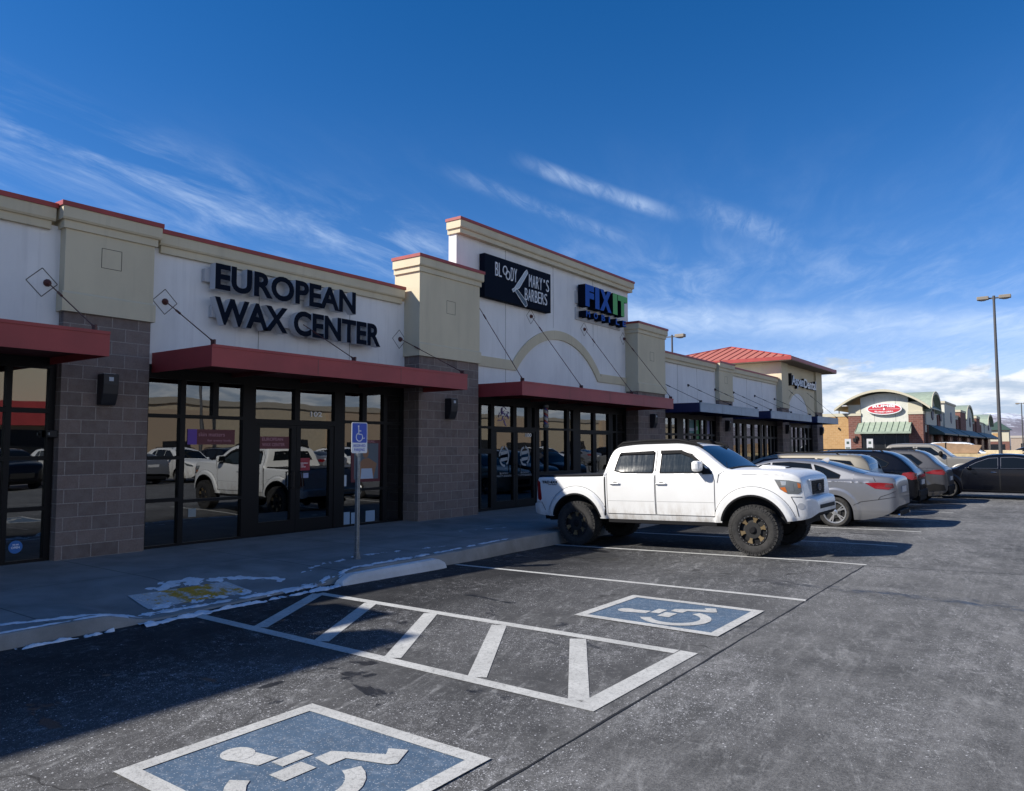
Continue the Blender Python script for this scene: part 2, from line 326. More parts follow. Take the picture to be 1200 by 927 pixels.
# ---------------------------------------------------------------- mesh helpers
ROOT = {}
def rootloc(p):
    while p is not None:
        if p.name in ROOT: return ROOT[p.name]
        p = p.parent
    return Vector((0, 0, 0))
def tag(o, label=None, cat=None, group=None, kind=None):
    if label: o['label'] = label
    if cat: o['category'] = cat
    if group: o['group'] = group
    if kind: o['kind'] = kind
    return o
def thing(name, label, cat, loc=(0, 0, 0), rot=(0, 0, 0), group=None):
    o = bpy.data.objects.new(name, None); COL.objects.link(o); o.location = loc; o.rotation_euler = rot
    o.empty_display_size = .3
    ROOT[o.name] = Vector(loc) if rot == (0, 0, 0) else Vector((0, 0, 0))
    return tag(o, label, cat, group)
def local_thing(*a, **k):
    """an Empty whose parts are written in its own local coordinates"""
    o = thing(*a, **k); ROOT[o.name] = Vector((0, 0, 0)); return o
class MB:
    def __init__(s): s.v = []; s.f = []; s.mi = []
    def add(s, vs, fs, m=0):
        b = len(s.v); s.v += [tuple(p) for p in vs]
        for f in fs: s.f.append(tuple(b+i for i in f)); s.mi.append(m)
        return s
    def box(s, x0, x1, y0, y1, z0, z1, m=0):
        if x0 > x1: x0, x1 = x1, x0
        if y0 > y1: y0, y1 = y1, y0
        if z0 > z1: z0, z1 = z1, z0
        v = [(x0, y0, z0), (x1, y0, z0), (x1, y1, z0), (x0, y1, z0), (x0, y0, z1), (x1, y0, z1), (x1, y1, z1), (x0, y1, z1)]
        return s.add(v, [(0, 3, 2, 1), (4, 5, 6, 7), (0, 1, 5, 4), (1, 2, 6, 5), (2, 3, 7, 6), (3, 0, 4, 7)], m)
    def prism(s, poly, a, b, ax='x', m=0):
        """extrude a 2D polygon along an axis; x:(y,z) y:(x,z) z:(x,y)"""
        n = len(poly)
        def P(p, t): return (t, p[0], p[1]) if ax == 'x' else (p[0], t, p[1]) if ax == 'y' else (p[0], p[1], t)
        v = [P(p, a) for p in poly]+[P(p, b) for p in poly]
        f = [tuple(range(n))[::-1], tuple(range(n, 2*n))]+[(i, (i+1) % n, n+(i+1) % n, n+i) for i in range(n)]
        return s.add(v, f, m)
    def tube(s, pts, r, n=8, m=0, r2=None, cap=True):
        pts = [Vector(p) for p in pts]; rings = []; b = len(s.v); k = len(pts)
        for i, p in enumerate(pts):
            d = (pts[min(i+1, k-1)]-pts[max(i-1, 0)]).normalized()
            u = d.orthogonal().normalized() if i == 0 else (uu-d*uu.dot(d)).normalized()
            uu = u; w = d.cross(u); rr = r if r2 is None else r+(r2-r)*i/(k-1)
            s.v += [tuple(p+(u*cos(2*pi*j/n)+w*sin(2*pi*j/n))*rr) for j in range(n)]
        for i in range(k-1):
            for j in range(n): s.f.append((b+i*n+j, b+i*n+(j+1) % n, b+(i+1)*n+(j+1) % n, b+(i+1)*n+j)); s.mi.append(m)
        if cap:
            s.f.append(tuple(b+j for j in range(n))[::-1]); s.mi.append(m); s.f.append(tuple(b+(k-1)*n+j for j in range(n))); s.mi.append(m)
        return s
    def lathe(s, prof, n=24, c=(0, 0, 0), ax='z', m=0):
        """prof: (radius, height along axis)"""
        b = len(s.v)
        for r, h in prof:
            for j in range(n):
                a = 2*pi*j/n; x, y = r*cos(a), r*sin(a)
                p = (x, y, h) if ax == 'z' else (x, h, y) if ax == 'y' else (h, x, y)
                s.v.append((p[0]+c[0], p[1]+c[1], p[2]+c[2]))
        for i in range(len(prof)-1):
            for j in range(n): s.f.append((b+i*n+j, b+i*n+(j+1) % n, b+(i+1)*n+(j+1) % n, b+(i+1)*n+j)); s.mi.append(m)
        return s
    def ell(s, c, rx, ry, rz, n=12, k=7, m=0):
        return s.lathe([(max(1e-4, sin(pi*i/k)), -cos(pi*i/k)) for i in range(k+1)], n, (0, 0, 0), 'z', m)._scale_last((k+1)*n, c, rx, ry, rz)
    def _scale_last(s, cnt, c, rx, ry, rz):
        for i in range(len(s.v)-cnt, len(s.v)):
            p = s.v[i]; s.v[i] = (c[0]+p[0]*rx, c[1]+p[1]*ry, c[2]+p[2]*rz)
        return s
    def build(s, name, mats, parent=None, smooth=False, bevel=0, fix=True, angle=35):
        off = rootloc(parent) if parent is not None else Vector((0, 0, 0))
        me = bpy.data.meshes.new(name)
        me.from_pydata([(p[0]-off.x, p[1]-off.y, p[2]-off.z) for p in s.v], [], s.f)
        if not isinstance(mats, (list, tuple)): mats = [mats]
        for m in mats: me.materials.append(m)
        for i, p in enumerate(me.polygons): p.material_index = s.mi[i]
        if fix:
            bm = bmesh.new(); bm.from_mesh(me); bmesh.ops.recalc_face_normals(bm, faces=bm.faces[:]); bm.to_mesh(me); bm.free()
        if smooth:
            for p in me.polygons: p.use_smooth = True
            try: me.set_sharp_from_angle(angle=radians(angle))
            except Exception: pass
        o = bpy.data.objects.new(name, me); COL.objects.link(o)
        if parent is not None: o.parent = parent
        if bevel:
            md = o.modifiers.new('bevel', 'BEVEL'); md.width = bevel; md.segments = 2; md.limit_method = 'ANGLE'; md.angle_limit = radians(40)
        return o
def box(name, mats, parent, *a, bevel=0): return MB().box(*a).build(name, mats, parent, bevel=bevel)
def copy_tree(o, parent=None):
    c = o.copy(); COL.objects.link(c); c.parent = parent
    if o.name in ROOT: ROOT[c.name] = ROOT[o.name]
    for ch in list(o.children): copy_tree(ch, c)
    return c

FONT_CACHE = {}
def text_data(body, bold=0., extr=0.):
    key = (body, bold, extr)
    if key in FONT_CACHE: return FONT_CACHE[key]
    cu = bpy.data.curves.new('t', 'FONT'); cu.body = body; cu.offset = bold; cu.extrude = extr; cu.resolution_u = 5
    ob = bpy.data.objects.new('t', cu); COL.objects.link(ob)
    dg = bpy.context.evaluated_depsgraph_get(); me = bpy.data.meshes.new_from_object(ob.evaluated_get(dg))
    vs = [tuple(v.co) for v in me.vertices]; fs = [tuple(p.vertices) for p in me.polygons]
    bpy.data.objects.remove(ob); bpy.data.curves.remove(cu); bpy.data.meshes.remove(me)
    FONT_CACHE[key] = (vs, fs); return vs, fs
def text_on(mb, body, frame, w, h, bold=0., depth=.004, m=0, mside=None, curve=None):
    """lay text into the rectangle w x h; frame=(origin, right, up, out)"""
    vs, fs = text_data(body, bold, .5)
    xs = [v[0] for v in vs]; ys = [v[1] for v in vs]
    x0, x1, y0, y1 = min(xs), max(xs), min(ys), max(ys)
    o, r, u, n = [Vector(k) for k in frame]
    sx, sy = w/(x1-x0), h/(y1-y0)
    P = []
    for v in vs:
        a, b = (v[0]-x0)*sx, (v[1]-y0)*sy
        if curve: b += curve(a/w)
        P.append(o+r*a+u*b+n*((v[2]+.5)*depth))
    b0 = len(mb.v); mb.v += [tuple(p) for p in P]
    for f in fs:
        zz = [vs[i][2] for i in f]
        mb.f.append(tuple(b0+i for i in f)); mb.mi.append(m if (mside is None or min(zz) > .4) else mside)
    return mb
# ---------------------------------------------------------------- ground
def sm(t): t = max(0, min(1, t)); return t*t*(3-2*t)
def gh(x, y):
    """lot surface: drains towards the kerb further along the shops"""
    return -.02*max(0, min(4.9, -3-x))*sm((y-6)/6)
def grid_sheet(name, xs, ys, mat, hf, parent=None):
    mb = MB(); nx = len(xs)
    for y in ys:
        for x in xs: mb.v.append((x, y, hf(x, y)))
    for j in range(len(ys)-1):
        for i in range(nx-1):
            mb.f.append((j*nx+i, j*nx+i+1, (j+1)*nx+i+1, (j+1)*nx+i)); mb.mi.append(0)
    return mb.build(name, mat, parent, fix=False, smooth=True)
xs = [-4000, -600, -120, -40, -12, -7.9, -5.5, -3, 0, 10, 40, 150, 800, 4000]
ys = [-2000, -200, -40, -10, 0, 3]+[6+.5*i for i in range(13)]+[14, 20, 30, 50, 80, 130, 250, 600, 2000, 7000]
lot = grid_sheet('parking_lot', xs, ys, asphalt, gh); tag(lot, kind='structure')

PZ = [0]
def ground_patch(name, polys, mat, lift=.004, parent=None):
    bm = bmesh.new()
    for poly in polys:
        b2 = bmesh.new(); PZ[0] = (PZ[0]+1) % 9; b2.faces.new([b2.verts.new((p[0], p[1], PZ[0]*.00015)) for p in poly])
        cuts = [((0, 6+.5*i, 0), (0, 1, 0)) for i in range(13)]+[((-3, 0, 0), (1, 0, 0)), ((-5.5, 0, 0), (1, 0, 0))]
        for co, no in cuts:
            bmesh.ops.bisect_plane(b2, geom=b2.verts[:]+b2.edges[:]+b2.faces[:], plane_co=co, plane_no=no)
        me = bpy.data.meshes.new('t'); b2.to_mesh(me); bm.from_mesh(me); b2.free(); bpy.data.meshes.remove(me)
    for v in bm.verts: v.co.z = gh(v.co.x, v.co.y)+lift+v.co.z
    bm.normal_update()
    for f in bm.faces:
        if f.normal.z < 0: f.normal_flip()
    me = bpy.data.meshes.new(name); bm.to_mesh(me); bm.free(); me.materials.append(mat)
    o = bpy.data.objects.new(name, me); COL.objects.link(o); return o
def strip(x0, y0, x1, y1, w=.1):
    L = sqrt((x1-x0)**2+(y1-y0)**2); nx, ny = -(y1-y0)/L*w/2, (x1-x0)/L*w/2
    return [(x0+nx, y0+ny), (x1+nx, y1+ny), (x1-nx, y1-ny), (x0-nx, y0-ny)]
def marking(name, polys, mat=None, lift=.004): return tag(ground_patch(name, polys, mat or white_paint, lift), kind='structure')
for y0, y1, xa in [(8.93, 9.03, -7.6), (12.12, 12.22, -7.85), (14.75, 14.78, -7.85), (17.5, 17.5, -7.85), (20.25, 20.25, -7.85), (23.0, 23.0, -7.85), (25.75, 25.75, -7.85), (28.5, 28.5, -7.85), (31.25, 31.25, -7.85), (34, 34, -7.85), (36.75, 36.75, -7.85), (39.5, 39.5, -7.85)]:
    marking('parking_line', [strip(xa, y0, -2.45, y1, .10)])
# hatched aisle between the two accessible stalls
marking('parking_line', [strip(-7.48, 4.53, -2.76, 4.52, .12)])
marking('parking_line', [strip(-7.3, 6.05, -2.76, 6.15, .12)])
marking('parking_line', [strip(-2.68, 4.46, -2.67, 6.21, .16)])
for i in range(5):
    xa = -6.41+.905*i; marking('hatch_stripe', [strip(xa, 4.59, xa-.88, 6.03, .15)])
def acc_symbol(dx, dy):
    R4 = lambda a, b, c, d: [(a, c), (b, c), (b, d), (a, d)]
    x0, x1, y0, y1 = -4.23, -2.68, 2.12, 3.46
    marking('symbol_field', [[(p[0]+dx, p[1]+dy) for p in R4(x0+.02, x1-.02, y0+.02, y1-.02)]], blue_paint, .004)
    b = .105
    fr = [R4(x0, x1, y0, y0+b), R4(x0, x1, y1-b, y1), R4(x0, x0+b, y0+b, y1-b), R4(x1-b, x1, y0+b, y1-b)]
    marking('symbol_border', [[(p[0]+dx, p[1]+dy) for p in q] for q in fr], white_paint, .008)
    polys = []
    hc = (-3.89, 2.655)
    polys.append([(hc[0]+.10*cos(a), hc[1]+.095*sin(a)) for a in [pi*2*k/16 for k in range(16)]])
    polys.append([(-3.84, 2.58), (-3.66, 2.63), (-3.66, 2.76), (-3.84, 2.73)])
    polys.append([(-3.64, 2.70), (-3.54, 2.70), (-3.54, 2.91), (-3.64, 2.91)])
    polys.append([(-3.51, 2.59), (-3.38, 2.59), (-3.38, 2.80), (-3.51, 2.80)])
    polys.append([(-3.49, 2.88), (-3.35, 2.86), (-3.345, 2.98), (-3.49, 3.0)])
    polys.append([(-3.49, 3.0), (-3.345, 2.98), (-3.09, 3.06), (-3.20, 3.15)])
    polys.append([(-3.20, 3.15), (-3.09, 3.06), (-3.06, 3.10), (-3.14, 3.27), (-3.25, 3.22)])
    c = (-3.32, 2.62)
    A = [radians(212+i*(430-212)/16) for i in range(17)]
    for i in range(16):
        a, q = A[i], A[i+1]
        polys.append([(c[0]+.25*cos(a), c[1]+.25*sin(a)), (c[0]+.36*cos(a), c[1]+.36*sin(a)), (c[0]+.36*cos(q), c[1]+.36*sin(q)), (c[0]+.25*cos(q), c[1]+.25*sin(q))])
    marking('wheelchair_symbol', [[(p[0]+dx, p[1]+dy) for p in q] for q in polys], white_paint, .0085)
acc_symbol(0, 0); acc_symbol(.02, 4.72)
# expansion joint that follows the front of the stalls, and one across the aisle
jm = pmat('joint_tar', (.012, .012, .012), .7)
def wob(pts, w):
    L, Rr = [], []
    for x, y in pts:
        ww = w*(.6+.8*random.random()); o = random.uniform(-.006, .006); L.append((x-ww/2+o, y)); Rr.append((x+ww/2+o, y))
    return [[L[i], Rr[i], Rr[i+1], L[i+1]] for i in range(len(pts)-1)]
marking('paving_joint', wob([(-2.46-.002*i*.0, -3+.25*i) for i in range(62)], .016), jm, .003)
marking('paving_joint', [[(a, 12.12+(a+2.46)*.22-.009), (a+.5, 12.12+(a+2.96)*.22-.009), (a+.5, 12.12+(a+2.96)*.22+.007), (a, 12.12+(a+2.46)*.22+.007)] for a in [-2.46+.5*i for i in range(26)]], jm, .003)

# sidewalk with a dropped kerb at the hatched aisle
KX = -7.62
def kx(y): return -7.52 if y < 3.9 else -7.52-.16*sm((y-3.9)/2.5)-.2*sm((y-9)/2.2)
def swz(x, y):
    d = min(1, max(0, (x+9.4)/1.8))               # 0 at the building side, 1 at the kerb
    drop = sm((y-3.6)/.55)*(1-sm((y-6.2)/.9))
    return .13-.115*drop*sm(d*1.1)
ysw = [-14, -6, -2, 0, 1, 2, 3, 3.4]+[3.6+.12*i for i in range(34)]+[8, 9, 9.6, 10.2, 10.8, 11.4, 12, 13, 15, 20, 25, 30, 40, 48.5]
mb = MB(); fr = [0, .12, .25, .4, .55, .62, .68, .74, .80, .86, .92, 1.0]
for y in ysw:
    xe = kx(y)-.15
    for t in fr: x = -12.4+(xe+12.4)*t; mb.v.append((x, y, swz(x, y)))
nf = len(fr)
for j in range(len(ysw)-1):
    for i in range(nf-1): mb.f.append((j*nf+i, j*nf+i+1, (j+1)*nf+i+1, (j+1)*nf+i)); mb.mi.append(0)
tag(mb.build('sidewalk', conc, smooth=True, angle=60), kind='structure')
mb = MB()
ysk = sorted(set(ysw+[3.88, 3.92]))
n = 0; 
for y in ysk:
    xe = kx(y); g = gh(xe, y)-.05; zt = swz(xe-.15, y)+.003
    mb.v += [(xe-.15, y, -.3), (xe-.15, y, zt), (xe-.02, y, zt), (xe, y, zt-.02), (xe+.025, y, g)]
for j in range(len(ysk)-1):
    for i in range(4): mb.f.append((j*5+i, j*5+i+1, (j+1)*5+i+1, (j+1)*5+i)); mb.mi.append(0)
tag(mb.build('kerb', kerbm, smooth=True, angle=40), kind='structure')
# the dark band along the kerb is shade painted in the asphalt material

# tactile plate on the ramp
yel = pmat('tactile_yellow', (.42, .27, .03), .8)
def f_tact(t, b, g, o):
    n = t.noise(g, 5, 6, .7, .4)
    c = t.mix(t.ramp(t.m('ADD', t.m('MULTIPLY', n, .8), t.m('MULTIPLY', t.m('ABSOLUTE', t.m('SUBTRACT', t.sep(g)[1], 5.05)), .35)), .43, .56), (.50, .27, .02), (.50, .50, .50)); t.l.new(c, b.inputs['Base Color'])
tactm = pmat('tactile_plate', (.42, .27, .03), .8, fn=f_tact)
mb = MB(); c4 = [(-8.62, 4.42), (-8.55, 5.62), (-7.98, 5.60), (-7.98, 4.32)]
N = 8
for i in range(N+1):
    for j in range(N+1):
        s, q = i/N, j/N
        x = (c4[0][0]*(1-s)+c4[1][0]*s)*(1-q)+(c4[3][0]*(1-s)+c4[2][0]*s)*q; y = (c4[0][1]*(1-s)+c4[1][1]*s)*(1-q)+(c4[3][1]*(1-s)+c4[2][1]*s)*q
        mb.v.append((x, y, swz(x, y)+.008))
for i in range(N):
    for j in range(N): mb.f.append((i*(N+1)+j, i*(N+1)+j+1, (i+1)*(N+1)+j+1, (i+1)*(N+1)+j)); mb.mi.append(0)
for i in range(18):
    for j in range(9):
        s, q = (i+.5)/18, (j+.5)/9
        x = -8.58+.58*q; y = 4.40+1.18*s
        mb.lathe([(.018, 0), (.012, .006), (.001, .007)], 6, (x, y, swz(x, y)+.008))
tag(mb.build('tactile_paving', tactm), kind='structure')

# snow and slush: irregular low lumps
def blob_snow(name, pts, wfun, hgt, hf, seed, step=.03, thr=.40):
    """grid of small lumps along a polyline, broken by noise"""
    from mathutils import noise
    mb = MB(); P = [Vector((a, b, 0)) for a, b in pts]; seg = []
    tot = sum((P[i+1]-P[i]).length for i in range(len(P)-1)); n = int(tot/step)
    def at(s):
        for i in range(len(P)-1):
            L = (P[i+1]-P[i]).length
            if s <= L or i == len(P)-2: d = (P[i+1]-P[i])/L; return P[i]+d*s, Vector((-d.y, d.x, 0))
            s -= L
    M = 17; H = {}
    for i in range(n+1):
        c, nr = at(i*step*.999); w = wfun(i/n)
        w *= .55+.9*abs(noise.noise(Vector((i*step*2.3, seed, 0))))*1.6
        for j in range(M):
            q = (j/(M-1)-.5)*2; p = c+nr*(q*w)
            k = noise.noise(Vector((p.x*6, p.y*6, seed)))*.55+noise.noise(Vector((p.x*17, p.y*17, seed+9)))*.40+noise.noise(Vector((p.x*45, p.y*45, seed+5)))*.22+.55-abs(q)**2*.75
            H[i, j] = (p.x, p.y, hf(p.x, p.y), k)
    idx = {}
    for (i, j), (x, y, z, k) in H.items():
        idx[i, j] = len(mb.v); mb.v.append((x, y, z-.003+max(-.012, (k-thr)*hgt*2.2)))
    for i in range(n):
        for j in range(M-1):
            q = [(i, j), (i, j+1), (i+1, j+1), (i+1, j)]
            if max(H[a][3] for a in q) > thr: mb.f.append(tuple(idx[a] for a in q)); mb.mi.append(0)
    o = mb.build(name, snow, smooth=True, angle=180)
    return tag(o, kind='stuff')
SW = lambda x, y: swz(x, y)+.003
lab = lambda o, s: tag(o, s, 'snow')
lab(blob_snow('snow', [(-7.44, 3.95), (-7.46, 5.0), (-7.48, 6.2), (-7.5, 6.55)], lambda t: .11, .022, gh, 1.3, thr=.20), 'snow drift frozen in the gutter beside the hatched aisle')
lab(blob_snow('snow', [(-7.45, 2.85), (-7.43, 3.7)], lambda t: .07, .03, gh, 4.3, thr=.30), 'small snow pile against the foot of the near kerb')
lab(blob_snow('snow', [(-8.12, 2.6), (-7.80, 3.3), (-7.66, 3.95)], lambda t: .10, .010, SW, 2.7, thr=.28), 'thin snow ribbon on the pavement before the ramp')
lab(blob_snow('snow', [(-7.60, 2.0), (-7.60, 3.9)], lambda t: .045, .008, SW, 7.7, thr=.12), 'thin snow line on top of the near kerb')
lab(blob_snow('snow', [(-7.80, 3.95), (-7.74, 5.0), (-7.74, 6.2), (-7.82, 7.4), (-7.85, 8.6)], lambda t: .13, .014, SW, 5.1, thr=.24), 'snow along the kerb top behind the wheel stop')
lab(blob_snow('snow', [(-7.85, 8.7), (-7.95, 9.7), (-8.05, 10.9)], lambda t: .09, .010, SW, 6.1, thr=.30), 'snow along the kerb top towards the pickup')
lab(blob_snow('snow', [(-8.68, 4.75), (-8.85, 5.2), (-8.6, 6.0), (-8.2, 6.25)], lambda t: .30, .008, SW, 3.3, thr=.46), 'crusty snow patch above the yellow tactile plate')
lab(blob_snow('snow', [(-8.05, 4.35), (-8.05, 5.6)], lambda t: .24, .012, SW, 8.3, step=.03, thr=.30), 'snow covering the lower edge of the tactile plate')
lab(blob_snow('snow', [(-8.55, 4.45), (-8.45, 5.6)], lambda t: .14, .008, SW, 9.9, step=.03, thr=.42), 'snow covering the upper edge of the tactile plate')
lab(blob_snow('snow', [(-9.5, 11.2), (-9.2, 12.4)], lambda t: .10, .004, SW, 12.9, thr=.55), 'thin frost streak on the pavement near the barber shop door')
lab(blob_snow('snow', [(-8.3, 6.5), (-8.6, 8.0), (-8.3, 9.5)], lambda t: .18, .004, SW, 14.9, thr=.62), 'scattered snow crumbs around the parking sign')

# wheel stop
t = thing('wheel_stop', 'long white concrete wheel stop at the kerb below the blue sign', 'wheel stop', (-7.5, 7.55, 0))
prof = [(-.11, -.03), (.09, -.03), (.075, .06), (.05, .12), (-.06, .125), (-.095, .06)]
mb = MB(); y0, y1 = 6.55, 8.55
rings = [(y0, .25), (y0+.015, .55), (y0+.13, .9), (y0+.2, 1), (y1-.2, 1), (y1-.13, .9), (y1-.015, .55), (y1, .25)]
for yy, k in rings:
    mb.v += [(-7.53+a*(.85+.15*k), yy, -.03+(b+.03)*k) for a, b in prof]
for j in range(len(rings)-1):
    for i in range(6): mb.f.append((j*6+i, j*6+(i+1) % 6, (j+1)*6+(i+1) % 6, (j+1)*6+i)); mb.mi.append(0)
mb.f += [tuple(range(6)), tuple(range(42, 48))]; mb.mi += [0, 0]
mb.build('stop_block', stopm, t, bevel=.008)
o = blob_snow('snow_crust', [(-7.53, 6.75), (-7.53, 8.35)], lambda t: .05, .01, lambda x, y: .122, 21, thr=.3); o.parent = t
o.location = (-t.location.x, -t.location.y, 0)

# ---------------------------------------------------------------- the shopping strip
B = thing('shop_building', 'long stucco and block shopping strip with red and blue canopies and a corner tower', 'shop building', (-12, 20, 0))
def P(name, mats, *a, bevel=0): return box(name, mats, B, *a, bevel=bevel)
def coping(y0, y1, xf, zt, name='coping', ret=.0, h=.26):
    """cream cornice with a red metal cap; xf = front face"""
    xb = xf-.46 if ret == 0 else xf-ret
    mb = MB()
    mb.box(xb, xf-.05, y0+.06, y1-.06, zt-h-.12, zt-h, 0)
    mb.prism([(xf-.045, zt-h), (xf-.02, zt-h), (xf, zt-h+.03), (xf, zt-.07), (xb, zt-.07), (xb, zt-h)], y0+.02, y1-.02, 'y', 0)
    o = mb.build(name, [cream], B)
    box('red_cap', redcap, o, xb-.02, xf+.02, y0, y1, zt-.07, zt)
    return o
def wall(y0, y1, z0, z1, mat=stucco, x=-11.9, th=.25, name='wall_panel'): return P(name, mat, x-th, x, y0, y1, z0, z1)
def pillar(y0, y1, xf, zb, zt, deep=.5, y_over=.1):
    """split-face pier, cream base band, shaft with groove square, coping"""
    p = MB().box(xf-deep, xf, y0, y1, .02, zb).build('pier', block, B)
    mb = MB().box(xf-deep, xf+.02, y0-.02, y1+.02, zb+.02, zt-.35)
    o = mb.build('pier_shaft', cream, p)
    mb = MB().box(xf-deep, xf+.05, y0-.05, y1+.05, zb, zb+.27)
    mb.prism([(xf+.045, zb+.27), (xf+.02, zb+.30), (xf-deep, zb+.30), (xf-deep, zb+.27)], y0-.045, y1+.045, 'y')
    mb.build('base_band', cream, p)
    yc, zc, h = (y0+y1)/2, (zb+.3+zt-.38)/2+.12, .15
    g = MB()
    for a, b, c, d in ((yc-h, yc+h, zc-h-.004, zc-h+.004), (yc-h, yc+h, zc+h-.004, zc+h+.004), (yc-h-.004, yc-h+.004, zc-h, zc+h), (yc+h-.004, yc+h+.004, zc-h, zc+h)):
        g.box(xf+.02, xf+.023, a, b, c, d)
    g.build('square_groove', groove, p)
    coping(y0-y_over-.02, y1+y_over+.02, xf+.10, zt, 'pier_coping', ret=deep+.1)
    return p
# piers, near to far
pillar(-2.2, -.35, -11.45, 3.77, 6.04, .75)
pillar(4.95, 6.25, -11.75, 3.75, 5.36, .45)
pillar(12.17, 14.26, -11.45, 3.77, 6.04, .75)
pillar(22.78, 24.88, -11.45, 3.6, 5.95, .75)
pillar(30.9, 32.5, -11.75, 3.7, 5.36, .45)
# walls
wall(-11.0, -2.2, 3.2, 7.1); wall(-.35, 4.95, 3.1, 5.02); wall(6.25, 12.2, 3.1, 5.02)
wall(14.26, 22.78, 3.1, 7.0); wall(24.88, 30.9, 3.1, 4.98); wall(32.5, 39.3, 3.1, 4.98)
wall(13.95, 14.26, 5.5, 7.0); wall(22.78, 22.98, 5.5, 7.0)
coping(-.25, 4.83, -11.78, 5.32); coping(6.37, 12.07, -11.78, 5.32)
coping(25.0, 30.78, -11.78, 5.28); coping(32.62, 39.25, -11.78, 5.28)
coping(13.85, 23.1, -11.70, 7.38); coping(-11.1, -2.1, -11.70, 7.38)
# returns of the tall centre panels
# body of the building behind: roof deck, back and end walls
P('roof_deck', pmat('roof_membrane', (.25, .25, .24), .9), -27, -12.16, -11, 47.2, 4.35, 4.55)
P('back_wall', cream, -27.2, -27, -11, 47.2, .02, 5.2)
P('end_wall', cream, -27, -12.16, -11.25, -11, .02, 5.2); P('end_wall', cream, -27, -12.2, 47.2, 47.45, .02, 5.2)
P('interior_floor', interfl, -27, -11.97, -11, 47.2, .10, .128)
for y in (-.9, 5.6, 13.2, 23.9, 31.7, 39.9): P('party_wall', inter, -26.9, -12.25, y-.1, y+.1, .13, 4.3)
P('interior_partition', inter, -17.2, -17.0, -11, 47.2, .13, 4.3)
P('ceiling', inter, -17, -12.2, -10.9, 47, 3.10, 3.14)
# vertical control joints in the stucco
for y, z0, z1 in ((8.36, 3.3, 5.0), (10.55, 3.3, 5.0), (15.97, 3.4, 7.0), (18.3, 5.2, 7.0), (20.6, 4.9, 7.0), (27.0, 3.4, 4.95), (28.9, 3.4, 4.95), (34.8, 3.4, 4.95), (37, 3.4, 4.95), (1.6, 3.3, 5.0), (3.4, 3.3, 5)):
    P('control_joint', groove, -11.9, -11.897, y-.004, y+.004, z0, z1)

# arch band on the tall panel
def arch_band(yc, zc, ro, ri, y0, y1, zf, x0, x1, parent, mat=cream, legs=True, a0=0.0):
    mb = MB(); N = 36
    A = [a0+(pi-2*a0)*i/N for i in range(N+1)]
    out = [(yc-ro*cos(a), zc+ro*sin(a)) for a in A]; inn = [(yc-ri*cos(a), zc+ri*sin(a)) for a in A]
    for i in range(N):
        mb.prism([out[i], out[i+1], inn[i+1], inn[i]], x0, x1)
    if legs:
        mb.prism([(y0, zf), (inn[0][0], zf), inn[0], out[0], (out[0][0], zf+.26), (y0, zf+.26)], x0, x1)
        mb.prism([(y1, zf), (y1, zf+.26), (out[-1][0], zf+.26), out[-1], inn[-1], (inn[-1][0], zf)], x0, x1)
    return mb.build('arch_band', mat, parent)
arch_band(18.62, 2.08, 3.06, 2.80, 14.27, 22.76, 3.80, -11.9, -11.86, B, a0=.66)

# canopies with tie rods
def canopy(y0, y1, mat, side, soff, rods, z0=2.96, z1=3.28, x1=-10.2, rm=None, anch=4.15, last=True):
    mb = MB(); x0 = -11.9
    mb.box(x1-.03, x1, y0, y1, z0, z1, 0)
    mb.box(x0, x1-.03, y0, y0+.03, z0, z1, 1); mb.box(x0, x1-.03, y1-.03, y1, z0, z1, 1)
    mb.box(x0, x1-.03, y0+.03, y1-.03, z0+.10, z0+.14, 2); mb.box(x0, x1-.03, y0+.03, y1-.03, z1-.05, z1-.02, 2)
    k = int((y1-y0)/1.4)
    for i in range(1, k): yy = y0+(y1-y0)*i/k; mb.box(x0, x1-.03, yy-.03, yy+.03, z0+.03, z0+.10, 2)
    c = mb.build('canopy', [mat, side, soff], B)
    for i in range(1, k//2+1): box('panel_seam', groove if mat is awning_red else side, c, x1, x1+.002, y0+(y1-y0)*i/(k//2+1)-.004, y0+(y1-y0)*i/(k//2+1)+.004, z0+.01, z1-.032)
    box('drip_edge', mat, c, x1, x1+.012, y0, y1, z1-.03, z1+.012)
    for ya, yb in rods:
        a, b = Vector((-11.87, ya, anch)), Vector((x1+(-.04), yb, z1+.05))
        m = MB().tube([a, b], .009, 6)
        d = (b-a).normalized()
        mid = a+d*.42; m.tube([mid, mid+d*.16], .018, 6)
        m.lathe([(.055, 0), (.055, .02), (.02, .07), (.001, .08)], 10, (-11.9, ya, anch), 'x')
        m.box(x1-.10, x1+.0, yb-.012, yb+.012, z1, z1+.085); m.tube([b-d*.10, b], .016, 6)
        m.build('tie_rod', rm or rodm, c)
    return c
def diamond(y, z, h=.21, x=-11.9):
    mb = MB(); p = [(y-h, z), (y, z+h), (y+h, z), (y, z-h)]
    for i in range(4):
        a, b = Vector(p[i]), Vector(p[(i+1) % 4]); d = (b-a).normalized(); n_ = Vector((-d.y, d.x))*.006
        mb.prism([tuple(a+n_), tuple(b+n_), tuple(b-n_), tuple(a-n_)], x, x+.003)
    return mb.build('diamond_groove', groove, B)
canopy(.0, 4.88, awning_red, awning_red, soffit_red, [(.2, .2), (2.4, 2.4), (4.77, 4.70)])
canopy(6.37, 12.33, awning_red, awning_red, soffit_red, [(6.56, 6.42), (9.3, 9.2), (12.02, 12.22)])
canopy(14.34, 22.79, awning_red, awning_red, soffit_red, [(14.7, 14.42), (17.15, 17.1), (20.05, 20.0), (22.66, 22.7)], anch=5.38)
canopy(25.05, 31.25, awning_blue, awning_navy, awning_navy, [(25.1, 25.2), (27.98, 28.1), (30.8, 31.1)], rm=rodd)
